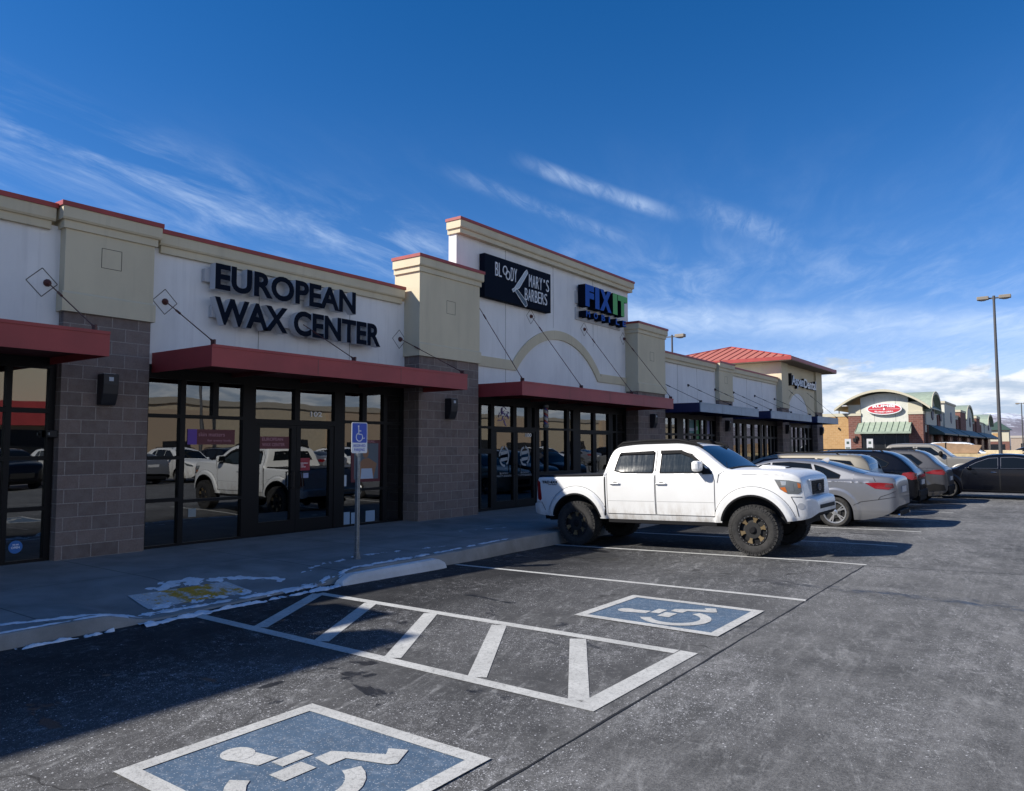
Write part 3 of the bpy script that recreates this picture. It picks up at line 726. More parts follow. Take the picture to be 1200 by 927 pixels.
canopy(32.9, 39.35, awning_blue, awning_navy, awning_navy, [(33.0, 33.0), (35.87, 36.0), (38.9, 39.2)], rm=rodd)
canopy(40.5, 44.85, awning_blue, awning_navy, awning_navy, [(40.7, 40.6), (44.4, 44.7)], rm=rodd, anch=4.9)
for y, z in ((.25, 4.15), (2.4, 4.15), (4.70, 4.15), (6.56, 4.15), (9.3, 4.15), (12.0, 4.15), (17.15, 5.38), (20.05, 5.38), (22.6, 5.38)): diamond(y, z)

# storefronts ------------------------------------------------------------
XF, XG = -11.90, -11.955
def cut_bars(mb, y0, y1, z0, z1, holes, x0=XF-.10, x1=XF):
    """solid frame y0..y1,z0..z1 with rectangular openings, built of bars that butt"""
    ys_ = sorted(set([y0, y1]+[round(v, 4) for h in holes for v in h[:2]])); zs_ = sorted(set([z0, z1]+[round(v, 4) for h in holes for v in h[2:]]))
    idx = {}
    def solid(a, b, c, d):
        my, mz = (a+b)/2, (c+d)/2
        return not any(h[0] < my < h[1] and h[2] < mz < h[3] for h in holes)
    # one shared-vertex shell so there are no coplanar doubles
    cell = [[solid(ys_[i], ys_[i+1], zs_[j], zs_[j+1]) for j in range(len(zs_)-1)] for i in range(len(ys_)-1)]
    def V(i, j, s):
        k = (i, j, s)
        if k not in idx: idx[k] = len(mb.v); mb.v.append((x1 if s else x0, ys_[i], zs_[j]))
        return idx[k]
    I, J = len(cell), len(cell[0])
    for i in range(I):
        for j in range(J):
            if not cell[i][j]: continue
            mb.f.append((V(i, j, 1), V(i+1, j, 1), V(i+1, j+1, 1), V(i, j+1, 1))); mb.mi.append(0)
            mb.f.append((V(i, j, 0), V(i, j+1, 0), V(i+1, j+1, 0), V(i+1, j, 0))); mb.mi.append(0)
            for di, dj, e in ((-1, 0, ((i, j), (i, j+1))), (1, 0, ((i+1, j), (i+1, j+1))), (0, -1, ((i, j), (i+1, j))), (0, 1, ((i, j+1), (i+1, j+1)))):
                a, b = i+di, j+dj
                if a < 0 or b < 0 or a >= I or b >= J or not cell[a][b]:
                    (p, q), (r, s_) = e; mb.f.append((V(p, q, 1), V(r, s_, 1), V(r, s_, 0), V(p, q, 0))); mb.mi.append(0)
    return mb
def window(y0, y1, z0, z1, holes, name='window', panels=()):
    o = cut_bars(MB(), y0, y1, z0, z1, holes).build(name, bronze, B)
    pm = MB().box(XG-.006, XG, y0+.01, y1-.01, z0+.01, z1-.01); pm.build('pane', shopglass, o)
    return o
def door(y0, y1, z0, z1, g, hinge=-1, handle=True):
    """glazed shop door leaf; g = glass rectangle"""
    o = cut_bars(MB(), y0, y1, z0, z1, [g], XF-.09, XF-.012).build('door', bronze, B)
    MB().box(XG-.006, XG, g[0]-.02, g[1]+.02, g[2]-.02, g[3]+.02).build('pane', shopglass, o)
    if handle:
        yh = y1-.10 if hinge < 0 else y0+.10
        m = MB().tube([(XF-.012, yh, 1.28), (XF+.06, yh, 1.28), (XF+.06, yh, .98), (XF-.012, yh, .98)], .014, 6)
        m.tube([(XF+.05, yh, 1.25), (XF+.05, y0+.12 if hinge < 0 else y1-.12, 1.08)], .001, 4)
        m.build('handle', pmat('handle_dark', (.03, .03, .03), .3, metal=.6), o)
    return o
H = lambda a, b, c, d: (a, b, c, d)
def rows(cols, zr): return [(a, b, c, d) for a, b in cols for c, d in zr]
std = [(.17, .85), (.91, 1.57), (1.63, 2.25), (2.32, 2.9)]
# shop on the left edge
window(.02, 4.94, .13, 3.1, rows([(.12, 1.1), (1.2, 2.15)], std)+rows([(3.2, 4.31), (4.38, 4.86)], std)+[(2.3, 3.1, .2, 2.2), (2.3, 3.1, 2.32, 2.9)])
# wax shop
window(6.28, 8.20, .13, 3.1, rows([(6.34, 6.89)], [(.17, .86), (.92, 1.55), (1.61, 2.24), (2.30, 2.88)])+[(6.98, 8.08, .17, .83), (6.98, 8.08, .88, 2.24), (6.98, 7.48, 2.30, 2.88), (7.59, 8.08, 2.30, 2.88)])
window(8.20, 10.30, 2.19, 3.1, [(8.34, 9.21, 2.27, 2.86), (9.33, 10.19, 2.27, 2.86)], 'transom_window')
cut_bars(MB(), 8.20, 10.30, .13, 2.19, [(8.34, 10.19, .14, 2.17)]).build('door_frame', bronze, B)
d1 = door(8.345, 9.262, .145, 2.165, (8.45, 9.15, .38, 2.11), -1); d2 = door(9.268, 10.185, .145, 2.165, (9.37, 10.08, .38, 2.11), 1)
window(10.30, 12.16, .13, 3.1, [(10.46, 10.94, 2.30, 2.88), (11.06, 11.55, 2.30, 2.88), (11.66, 12.12, 2.30, 2.88), (10.46, 11.55, .89, 2.24), (10.46, 11.55, .17, .84), (11.66, 12.12, .89, 2.24), (11.66, 12.12, .17, .84)])
# barber shop and phone repair shop
window(14.27, 15.40, .13, 3.1, rows([(14.4, 14.88), (14.95, 15.35)], [(1.70, 2.22), (2.28, 2.84)])+rows([(14.4, 14.88), (14.95, 15.35)], [(.2, 1.58)]))
window(15.40, 17.45, 2.19, 3.1, [(15.49, 16.32, 2.28, 2.84), (16.47, 16.97, 2.28, 2.84), (17.17, 17.33, 2.28, 2.84)], 'transom_window')
cut_bars(MB(), 15.40, 17.45, .13, 2.19, [(15.50, 17.38, .14, 2.17)]).build('door_frame', bronze, B)
d3 = door(15.505, 16.435, .145, 2.165, (15.60, 16.34, .34, 2.13), -1); d4 = door(16.445, 17.375, .145, 2.165, (16.54, 17.28, .34, 2.13), 1)
window(17.45, 19.55, .13, 3.1, [(17.56, 17.92, 2.28, 2.84), (18.02, 19.01, 2.28, 2.84), (19.17, 19.37, 2.28, 2.84), (17.56, 17.92, 1.05, 2.22), (18.02, 19.01, 1.05, 2.22), (19.17, 19.37, 1.05, 2.22)])
window(19.55, 21.75, 2.19, 3.1, [(19.79, 20.58, 2.26, 2.80), (20.72, 21.56, 2.26, 2.80)], 'transom_window')
cut_bars(MB(), 19.55, 21.75, .13, 2.19, [(19.70, 21.65, .14, 2.17)]).build('door_frame', bronze, B)
door(19.705, 20.67, .145, 2.165, (19.81, 20.57, .34, 2.13), -1); door(20.68, 21.645, .145, 2.165, (20.78, 21.54, .34, 2.13), 1)
window(21.75, 22.77, .13, 3.1, [(21.82, 22.05, 2.26, 2.80), (21.82, 22.05, .9, 2.20), (22.15, 22.70, 2.26, 2.8), (22.15, 22.7, .9, 2.2)])
# far shops
window(24.90, 30.88, .13, 3.1, rows([(25.0, 25.6), (25.72, 26.3), (26.42, 26.9), (27.5, 27.9), (29.3, 29.72), (29.85, 30.3), (30.42, 30.8)], [(.2, 2.17), (2.25, 2.82)])+rows([(28.07, 28.65), (28.75, 29.15)], [(.2, 2.17), (2.25, 2.82)]))
window(32.52, 39.28, .13, 3.1, rows([(32.92, 33.46), (33.75, 34.30)], [(.2, 2.12), (2.22, 2.78)])+rows([(34.7, 35.5), (35.8, 36.55), (36.9, 37.3), (37.6, 38.1)], [(.2, 2.12), (2.22, 2.78)])+rows([(38.3, 38.7), (38.8, 39.2)], [(.2, 2.12), (2.22, 2.78)]))
window(40.6, 46.0, .13, 3.1, rows([(40.8, 41.4), (41.75, 42.4), (42.55, 43.2), (43.5, 44.2), (44.4, 45.0), (45.2, 45.8)], [(.2, 2.12), (2.22, 2.78)]))

# corner tower with the red hipped roof ----------------------------------
TX = -11.62
P('tower_wall', cream, -18.2, TX-.12, 39.3, 47.25, 4.56, 6.15)
P('tower_front', cream, TX-.5, TX-.12, 40.42, 46.0, 3.1, 4.56)
for a, b in ((39.3, 40.45), (46.0, 47.25)):
    p = MB().box(TX-.55, TX, a, b, .02, 3.72).build('pier', block, B)
    MB().box(TX-.55, TX+.01, a-.01, b+.01, 3.72, 6.1).build('pier_shaft', cream, p)
    MB().box(TX-.55, TX+.04, a-.04, b+.04, 3.72, 3.95).build('base_band', cream, p)
arch_band(42.5, 2.1, 2.70, 2.52, 41, 45, 3.9, TX-.12, TX-.09, B, legs=False, a0=.72)
mb = MB(); N = 24; A_ = [.72+(pi-1.44)*i/N for i in range(N+1)]; pts = [(42.5-2.53*cos(a), 2.1+2.53*sin(a)) for a in A_]; pts = [(pts[-1][0], 3.3), (pts[0][0], 3.3)]+pts
mb.prism(pts, TX-.12, TX-.112).build('arch_panel', stucco, B)
roofred = pmat('red_roof_metal', (.45, .15, .10), .5, var=.08)
E0, E1, X0, X1, ze, zr = 38.7, 48.0, -10.95, -20.25, 6.08, 7.55
mb = MB()
ya, yb, xr = 43.1, 43.6, -15.6
v = [(X0, E0, ze+.2), (X0, E1, ze+.2), (X1, E1, ze+.2), (X1, E0, ze+.2), (xr, ya, zr), (xr, yb, zr)]
mb.add(v, [(0, 1, 5, 4), (1, 2, 5), (2, 3, 4, 5), (3, 0, 4)])
rf = mb.build('roof', roofred, B, fix=False)
mb = MB(); mb.box(X1, X0, E0, E1, ze, ze+.03); mb.build('soffit', pmat('soffit_tan', (.20, .155, .11), .8), rf)
mb = MB(); mb.box(X0-.03, X0+.02, E0-.02, E1+.02, ze+.031, ze+.215); mb.box(X1-.02, X1+.03, E0-.02, E1+.02, ze+.031, ze+.215); mb.box(X1+.03, X0-.03, E0-.02, E0+.03, ze+.031, ze+.215); mb.box(X1+.03, X0-.03, E1-.03, E1+.02, ze+.031, ze+.215)
mb.build('fascia', redcap, rf)
mb = MB()
def seam3(a, b, r=.02): mb.tube([a, b], r, 4)
zz = ze+.215
for i in range(1, 20):      # seams on the slope that faces the camera (-y)
    x = X0+(X1-X0)*i/20; d = abs(x-xr)/abs(X0-xr); 
    yy = E0+(ya-E0)*(1-d); z_ = zz+(zr-ze-.2)*(1-d); seam3((x, E0, zz), (x, yy, z_+.01))
for i in range(1, 20):
    y = E0+(E1-E0)*i/20
    k = (y-E0)/(ya-E0) if y < ya else (E1-y)/(E1-yb) if y > yb else 1
    seam3((X0, y, zz), (X0+(xr-X0)*k, y, zz+(zr-ze-.2)*k+.01))
for a in ((X0, E0), (X0, E1), (X1, E0), (X1, E1)): mb.tube([(a[0], a[1], zz), (xr, ya if a[1] == E0 else yb, zr+.01)], .03, 5)
mb.build('roof_seam', redcap, rf)
# ---------------------------------------------------------------- signs on the shops
def facing(y, z, x): return ((x, y, z), (0, 1, 0), (0, 0, 1), (1, 0, 0))
def letters_row(parent, body, y0, y1, z0, h, x, depth, bold, mface, mside, scale_w=None):
    """each letter of a channel-letter row is a part; returns nothing"""
    vs, _ = text_data(body, bold, .5); X0 = min(v[0] for v in vs); X1 = max(v[0] for v in vs); Y0 = min(v[1] for v in vs); Y1 = max(v[1] for v in vs)
    k = (y1-y0)/(X1-X0); kz = h/(Y1-Y0)
    for i, ch in enumerate(body):
        if ch == ' ': continue
        pv, _ = text_data(body[:i+1], bold, .5); cv, _ = text_data(ch, bold, .5)
        off = max(v[0] for v in pv)-max(v[0] for v in cv)
        cx0, cx1 = min(v[0] for v in cv), max(v[0] for v in cv); cy0, cy1 = min(v[1] for v in cv), max(v[1] for v in cv)
        mb = MB(); text_on(mb, ch, facing(y0+(cx0+off-X0)*k, z0+(cy0-Y0)*kz, x), (cx1-cx0)*k, (cy1-cy0)*kz, bold, depth, 0, 1)
        mb.build('letter', [mface, mside], parent, fix=False)
t = thing('wall_sign', 'large two-line EUROPEAN WAX CENTER channel letters above the red canopy', 'sign', (-11.88, 9.2, 3.8))
letters_row(t, 'EUROPEAN', 7.30, 10.48, 4.46, .46, -11.80, .16, .034, navy, letret)
letters_row(t, 'WAX CENTER', 7.30, 11.18, 3.86, .48, -11.80, .16, .034, navy, letret)
mb = MB()
for y0, y1, z0, z1 in ((7.2, 10.40, 4.60, 4.82), (7.35, 11.05, 4.00, 4.20)): mb.box(-11.895, -11.80, y0, y1, z0, z1)
mb.build('raceway', pmat('raceway_white', (.50, .50, .50), .6), t)
wht = pmat('sign_white', (.75, .75, .74), .5)
# barber sign
t = thing('wall_sign', 'black BLOODY MARY\'S BARBERS panel sign with a razor on the tall wall', 'sign', (-11.88, 16.3, 5.5))
MB().box(-11.897, -11.72, 14.85, 17.90, 5.56, 6.68).build('sign_panel', navy, t, bevel=.01)
def nb(word, ya, yb, z, h, bold=.0):
    n = len(word); xs_ = ya
    for i, c in enumerate(word):
        w = (yb-ya)/n
        if c == ' ': continue
        cw = w*(.78 if c not in "I'" else .3)
        mb = MB(); text_on(mb, c, facing(ya+i*w+(w-cw)/2, z if c != "'" else z+h*.7, -11.72), cw, h if c != "'" else h*.25, bold, .02)
        mb.build('letter', wht, t, fix=False)
nb('BL', 15.26, 15.56, 6.17, .36, -.008)
for q, (a, b) in enumerate(((15.70, 6.38), (15.82, 6.27))):
    mb = MB(); N = 20
    for i in range(N):
        A, C_ = 2*pi*i/N, 2*pi*(i+1)/N; ro, ri = .125, .095
        mb.prism([(a+ro*.8*cos(A), b+ro*sin(A)), (a+ro*.8*cos(C_), b+ro*sin(C_)), (a+ri*.8*cos(C_), b+ri*sin(C_)), (a+ri*.8*cos(A), b+ri*sin(A))], -11.719+q*.004, -11.70+q*.004)
    mb.build('letter', wht, t)
nb('DY', 15.94, 16.24, 6.15, .36, -.008)
nb("MARY'S", 16.78, 17.80, 6.14, .34, -.008); nb('BARBERS', 16.58, 17.70, 5.74, .33, -.008)
mb = MB()
def poly_out(pts, w=.016, x0=-11.719, x1=-11.70):
    for i in range(len(pts)):
        a, b = Vector(pts[i]), Vector(pts[(i+1) % len(pts)]); d = (b-a).normalized(); n_ = Vector((-d.y, d.x))*w/2
        mb.prism([tuple(a+n_), tuple(b+n_), tuple(b-n_), tuple(a-n_)], x0, x1)
blade = [(16.00, 5.93), (16.10, 5.98), (16.60, 6.52), (16.68, 6.58), (16.73, 6.50), (16.33, 6.02), (16.18, 5.95), (16.05, 5.86)]
hand = [(16.13, 5.99), (16.22, 5.98), (16.66, 5.70), (16.70, 5.60), (16.62, 5.55), (16.50, 5.62), (16.14, 5.90)]
mb.prism(blade, -11.718, -11.705, 'x', 1); poly_out(blade, x0=-11.7045, x1=-11.695)
mb.prism(hand, -11.7185, -11.706, 'x', 2); poly_out(hand, x0=-11.7055, x1=-11.696)
mb.build('razor_emblem', [wht, pmat('razor_steel', (.40, .46, .50), .5), pmat('razor_handle', (.05, .09, .12), .5)], t)
# phone repair sign
fb = pmat('letter_blue', (.003, .075, .36), .5, spec=.15); fg = pmat('letter_green', (.12, .42, .12), .5, spec=.15)
t = thing('wall_sign', 'blue and green FIXIT MOBILE letter sign at the right of the tall wall', 'sign', (-11.88, 21, 5.7))
for ch, a, b, m_ in (('F', 19.62, 20.15, fb), ('I', 20.22, 20.48, fb), ('X', 20.52, 21.25, fb), ('I', 21.36, 21.66, fg), ('T', 21.70, 22.35, fg)):
    mb = MB(); text_on(mb, ch, facing(a, 6.02, -11.85), b-a, .68, .07, .26, 0, 1); mb.build('letter', [m_, navy], t, fix=False)
for i, ch in enumerate('MOBILE'):
    a = 19.66+i*.47; w_ = .24 if ch != 'I' else .09
    mb = MB(); text_on(mb, ch, facing(a, 5.70, -11.85), w_, .19, .03, .26, 0, 1); mb.build('letter', [fb, navy], t, fix=False)
MB().box(-11.897, -11.86, 19.5, 22.35, 5.62, 6.0).box(-11.897, -11.86, 19.5, 19.9, 6.12, 6.5).build('raceway', pmat('raceway_white', (.5, .5, .5), .6), t)
# dentist sign on the tower
t = thing('wall_sign', 'white AspenDental letters under the red hipped roof', 'sign', (-11.6, 43, 4.8))
mb = MB(); mb.box(TX-.1, TX+.10, 40.72, 40.80, 4.95, 5.60); mb.build('sign_return', blackm, t)
letters_row(t, 'Aspen', 41.0, 43.3, 4.86, .68, TX-.10, .14, .03, pmat('letter_silver', (.40, .46, .55), .4), blackm)
letters_row(t, 'Dental', 43.35, 45.85, 4.98, .52, TX-.10, .14, .03, wht, blackm)

# wall lamps on the piers
def wall_lamp(y, x, lab, z=2.62):
    t = thing('wall_lamp', lab, 'wall lamp', (x, y, z), group='dark sconces on the block piers')
    mb = MB()
    prof = [(0, -.23), (0, .24), (.20, .24), (.205, .08), (.19, -.06), (.14, -.19), (.12, -.23)]
    mb.prism([(x+a, z+b) for a, b in prof], y-.115, y+.115, 'y')
    mb.build('lamp_body', pmat('sconce_black', (.014, .014, .017), .5), t, bevel=.012)
    MB().box(x+.201, x+.209, y-.035, y+.03, z+.13, z+.19).build('sensor', pmat('sensor_grey', (.45, .5, .55), .5), t)
    MB().box(x+.03, x+.15, y-.09, y+.09, z+.238, z+.25).build('lens', pmat('frosted', (.4, .4, .38), .3), t)
wall_lamp(5.57, -11.75, 'dark sconce on the nearest block pier, left of the wax shop')
wall_lamp(13.15, -11.45, 'dark sconce on the block pier between wax shop and barber shop')
wall_lamp(23.75, -11.45, 'dark sconce on the block pier at the far end of the tall wall')
wall_lamp(31.65, -11.75, 'dark sconce on the slim pier between the two blue canopies')
wall_lamp(39.85, -11.62, 'dark sconce on the left pier of the corner tower')
wall_lamp(46.6, -11.62, 'dark sconce on the right pier of the corner tower')
# small meter box beside the shop on the left edge
t = thing('key_box', 'small black box on the side of the nearest pier beside the left window', 'box', (-11.86, 4.86, 1.95))
MB().box(-11.89, -11.77, 4.83, 4.945, 1.90, 2.00).build('box_body', blackm, t, bevel=.006); MB().box(-11.80, -11.76, 4.815, 4.83, 1.93, 1.97).build('latch', galv, t)
# white drain pipe stub at the barber door
t = thing('downpipe', 'short white plastic pipe standing against the pier by the barber door', 'pipe', (-11.62, 14.33, .13))
MB().lathe([(.038, .12), (.038, .68), (.0, .68)], 14, (-11.62, 14.33, 0)).lathe([(.046, .56), (.046, .69), (.038, .69)], 14, (-11.62, 14.33, 0)).build('pipe', whitep, t, smooth=True)
MB().box(-11.68, -11.56, 14.27, 14.39, .35, .38).build('strap', whitep, t)

# things stuck on or behind the glass
GZ = -11.946
def decal(name, label, y0, y1, z0, z1, mat, cat='poster', texts=(), extra=None):
    t = thing(name, label, cat, (GZ, (y0+y1)/2, z0))
    MB().box(GZ-.003, GZ, y0, y1, z0, z1).build('sheet', mat, t)
    for s, a, b, c, h, m_, bo in texts:
        mb = MB(); text_on(mb, s, facing(a, c, GZ), b-a, h, bo, .003); mb.build('lettering', m_, t, fix=False)
    if extra: extra(t)
    return t
posred = pmat('poster_red', (.30, .012, .03), .5); posdk = pmat('poster_darkred', (.10, .008, .018), .5); pospur = pmat('poster_purple', (.10, .03, .30), .5)
skin = pmat('poster_skin', (.30, .16, .09), .7); pgrey = pmat('poster_grey', (.10, .13, .16), .6); pwhite = pmat('poster_white', (.42, .50, .62), .6); pfaint = pmat('letter_pink', (.42, .20, .24), .6)
num = pmat('number_white', (.90, .90, .88), .6)
decal('window_poster', 'dark red banner with purple end inside the left wax shop window', 7.05, 7.95, 1.80, 2.06, posdk, 'banner',
      [('skin matters', 7.25, 7.75, 1.94, .07, pfaint, 0), ('for every body', 7.42, 7.88, 1.84, .05, pfaint, 0)],
      lambda t: MB().box(GZ, GZ+.002, 7.05, 7.22, 1.80, 2.06).build('purple_panel', pospur, t))
decal('window_poster', 'dark red EUROPEAN WAX CENTER sheet on the left door glass', 8.47, 9.12, 1.72, 1.95, posdk, 'banner',
      [('EUROPEAN', 8.52, 8.98, 1.87, .06, pfaint, .01), ('WAX CENTER', 8.52, 9.02, 1.77, .06, pfaint, .01)])
decal('window_poster', 'small bright red square sticker at the wax shop door handles', 9.385, 9.62, 1.30, 1.54, posred, 'sticker',
      [('EUROPEAN', 9.40, 9.57, 1.43, .022, num, .01), ('WAX', 9.40, 9.47, 1.395, .022, num, .01), ('CENTER', 9.40, 9.52, 1.36, .022, num, .01)])
decal('notice', 'small pale notice just below the red square sticker', 9.43, 9.59, 1.155, 1.25, pmat('notice_pale', (.30, .34, .50), .6), 'notice')
def lady(t):
    for nm, pts, m_ in (('photo', [(10.76, 1.08), (11.44, 1.08), (11.44, 1.83), (10.76, 1.83)], pgrey),):
        MB().prism(pts, GZ, GZ+.0015).build(nm, m_, t)
    N = 14
    MB().prism([(11.08+.085*cos(2*pi*i/N), 1.63+.11*sin(2*pi*i/N)) for i in range(N)], GZ+.0015, GZ+.003).build('printed_face', skin, t)
    MB().prism([(11.02, 1.50), (10.80, 1.35), (10.90, 1.08), (11.30, 1.08), (11.40, 1.40), (11.16, 1.52)], GZ+.0015, GZ+.0025).build('printed_body', skin, t)
    MB().prism([(10.96, 1.30), (11.26, 1.30), (11.30, 1.085), (10.94, 1.085)], GZ+.003, GZ+.0045).build('printed_top', pwhite, t)
decal('window_poster', 'red framed poster of a person behind the blue sign post', 10.68, 11.50, 1.02, 1.90, posdk, 'poster', [('REVEAL', 10.95, 11.35, 1.845, .045, pfaint, .01)], lady)
for a, b, c, d, l in ((10.50, 10.66, .17, .42, 'pale paper notice at the foot of the glass, left of the sign post'), (10.70, 10.90, .17, .40, 'pale paper notice at the foot of the glass, right behind the sign post'), (11.10, 11.36, .18, .41, 'wide pale paper notice at the foot of the glass, right of the sign post')):
    decal('notice', l, a, b, c, d, pmat('paper_blue_white', (.25, .36, .48), .6), 'notice')
decal('notice', 'slim white sticker with round end on the glass left of the sign post', 10.49, 10.56, .95, 1.18, pmat('paper_white', (.5, .56, .62), .6), 'sticker')
decal('notice', 'small white paper low in the left wax shop window', 7.10, 7.24, .58, .72, pmat('paper_grey', (.24, .27, .27), .6), 'notice')
def disc(name, label, y, z, r, mat):
    t = thing(name, label, 'sticker', (GZ, y, z)); N = 20
    MB().prism([(y+r*cos(2*pi*i/N), z+r*sin(2*pi*i/N)) for i in range(N)], GZ-.003, GZ).build('sheet', mat, t)
    mb = MB(); text_on(mb, 'WE ARE', facing(y-r*.45, z+r*.25, GZ), r*.9, r*.22, .01, .002); text_on(mb, 'OPEN', facing(y-r*.6, z-r*.25, GZ), r*1.2, r*.34, .01, .002); mb.build('lettering', num, t, fix=False)
disc('round_sticker', 'round blue sticker low on the glass at the left edge', 4.52, .36, .09, pmat('sticker_blue', (.02, .14, .42), .5))
t = thing('house_number', 'white number 102 on the transom above the wax shop door', 'number', (GZ, 9.77, 2.42))
mb = MB(); text_on(mb, '102', facing(9.62, 2.35, GZ), .28, .10, .02, .004); mb.build('digits', num, t, fix=False)
t = thing('house_number', 'white number 100 on the right barber shop door', 'number', (GZ, 17.1, 2.05))
mb = MB(); text_on(mb, '100', facing(16.95, 2.02, GZ), .28, .10, .02, .004); mb.build('digits', num, t, fix=False)
# round emblem lettering on both barber doors
for yc, l in ((15.97, 'left'), (16.91, 'right')):
    t = thing('door_emblem', 'white jagged emblem with %s barber door lettering below' % l, 'emblem', (GZ, yc, 1.2))
    mb = MB(); random.seed(int(yc*10))
    N = 18; ro = [(.215+.03*random.random(), .26+.035*random.random()) for _ in range(N)]
    for i in range(N):
        if i % 5 == 4: continue
        a, c_ = 2*pi*i/N, 2*pi*(i+1)/N; p, q = ro[i], ro[(i+1) % N]
        mb.prism([(yc+p[0]*cos(a), 1.5+p[1]*sin(a)), (yc+q[0]*cos(c_), 1.5+q[1]*sin(c_)), (yc+q[0]*.8*cos(c_), 1.5+q[1]*.8*sin(c_)), (yc+p[0]*.8*cos(a), 1.5+p[1]*.8*sin(a))], GZ-.002, GZ)
    for dz, w_ in ((.08, .30), (-.09, .30)):
        mb.prism([(yc-w_/2, 1.5+dz-.05), (yc+w_/2, 1.5+dz-.01), (yc+w_/2, 1.5+dz+.07), (yc-w_/2, 1.5+dz+.04)], GZ-.002, GZ)
    mb.build('emblem', pmat('emblem_white', (.30, .33, .36), .6), t)
    mb = MB(); text_on(mb, 'BLOODY', facing(yc-.19, 1.03, GZ), .38, .045, .0, .002); text_on(mb, "MARY'S BARBERS", facing(yc-.32, .96, GZ), .64, .05, .0, .002); mb.build('lettering', pmat('emblem_white', (.3, .33, .36), .6), t, fix=False)
# barber pole
t = thing('barber_pole', 'red, white and blue barber pole hung in the window beside the barber door', 'barber pole', (-11.80, 17.74, 2.3))
MB().lathe([(.07, 2.28), (.085, 2.31), (.085, 2.37), (.06, 2.39)], 16, (-11.80, 17.74, 0)).lathe([(.06, 2.84), (.085, 2.86), (.085, 2.91), (.04, 2.95), (.001, 2.97)], 16, (-11.80, 17.74, 0)).build('pole_cap', galv, t, smooth=True)
def f_pole(t_, b, g, o):
    x, y, z = t_.sep(g); a = t_.m('ARCTAN2', t_.m('SUBTRACT', y, 17.74), t_.m('ADD', x, 11.80))
    s = t_.m('FRACT', t_.m('ADD', t_.m('MULTIPLY', z, 5.0), t_.m('MULTIPLY', a, 1/(2*pi))))
    c = t_.mix(t_.m('LESS_THAN', s, .33), (.55, .55, .56), (.38, .03, .04)); c = t_.mix(t_.m('GREATER_THAN', s, .70), c, (.05, .06, .32)); t_.l.new(c, b.inputs['Base Color'])
MB().lathe([(.06, 2.385), (.06, 2.845)], 20, (-11.80, 17.74, 0)).build('striped_drum', pmat('barber_stripes', (.5, .5, .5), .25, fn=f_pole), t, smooth=True)
# purple neon-like flowers in the barber transom
t = thing('window_ornament', 'lilac lettering ornament in the transom over the barber door', 'ornament', (GZ, 15.9, 2.3)); mb = MB(); random.seed(3)
for k in range(26):
    a = random.uniform(15.62, 16.2); b = random.uniform(2.32, 2.80)
    if abs(a-15.93)/.3+abs(b-2.55)/.32 > 1.05: continue
    th = random.uniform(0, pi); L = .07
    mb.tube([(GZ, a-cos(th)*L, b-sin(th)*L), (GZ, a, b+.02), (GZ, a+cos(th)*L, b+sin(th)*L)], .008, 5)
mb.build('tubing', pmat('lilac', (.32, .24, .60), .4), t)
# green posters in the phone shop
decal('window_poster', 'teal and white poster high in the window under the first blue canopy', 28.09, 28.63, 2.27, 2.80, pmat('poster_teal', (.02, .17, .20), .5), 'poster', extra=lambda t: MB().box(GZ, GZ+.002, 28.09, 28.63, 2.36, 2.48).build('white_band', pwhite, t))
decal('window_poster', 'green and white poster beside the teal one under the blue canopy', 28.77, 29.13, 2.0, 2.80, pmat('poster_green', (.02, .25, .07), .5), 'poster', extra=lambda t: MB().box(GZ, GZ+.002, 28.80, 29.0, 2.4, 2.55).build('white_band', pwhite, t))
decal('notice', 'white poster on the right pier of the corner tower', 0, 0, 0, 0, pwhite) if False else None
decal('window_poster', 'lilac poster in the window left of the slim pier', 30.0, 30.28, 2.27, 2.8, pmat('poster_lilac', (.12, .12, .30), .5))

# parking sign -----------------------------------------------------------
t = thing('parking_sign', 'blue and white accessible parking sign on a perforated steel post', 'sign', (-8.39, 7.63, .13))
sx, sy = -8.39, 7.63
def post_faces():
    mb = MB(); w = .026; mb.box(sx-w, sx+w, sy-w, sy+w, .13, 2.08); return mb
mb = post_faces(); mb.build('post', galv, t, bevel=.004)
mb = MB()
for i in range(62):
    z = .22+i*.0245
    if z > 1.66: break
    mb.prism([(sy+.006*cos(k*pi/3), z+.007*sin(k*pi/3)) for k in range(6)], sx+.0262, sx+.0272)
    mb.prism([(sx+.006*cos(k*pi/3), z+.007*sin(k*pi/3)) for k in range(6)], sy-.0272, sy-.0262, 'y')
mb.build('post_holes', pmat('hole_dark', (.02, .02, .022), .8), t)
MB().box(sx-.045, sx+.045, sy-.045, sy+.045, .125, .155).box(sx-.034, sx+.034, sy-.034, sy+.034, .155, .23).build('post_base', galv, t, bevel=.004)
px = sx+.031; L_, R_, Z0, Z1 = sy-.152, sy+.152, 1.665, 2.115
def rrect(y0, y1, z0, z1, r, n=5):
    out = []
    for cy, cz, a0 in ((y1-r, z0+r, -pi/2), (y1-r, z1-r, 0), (y0+r, z1-r, pi/2), (y0+r, z0+r, pi)):
        out += [(cy+r*cos(a0+pi/2*i/n), cz+r*sin(a0+pi/2*i/n)) for i in range(n+1)]
    return out
pl = MB().prism(rrect(L_, R_, Z0, Z1, .025), px-.004, px).build('sign_plate', whitep, t)
MB().prism(rrect(L_+.012, R_-.012, Z0+.152, Z1-.012, .018), px, px+.0012).build('blue_field', signblue, pl)
mb = MB(); cx, cz, s = sy-.005, Z0+.235, 1.0
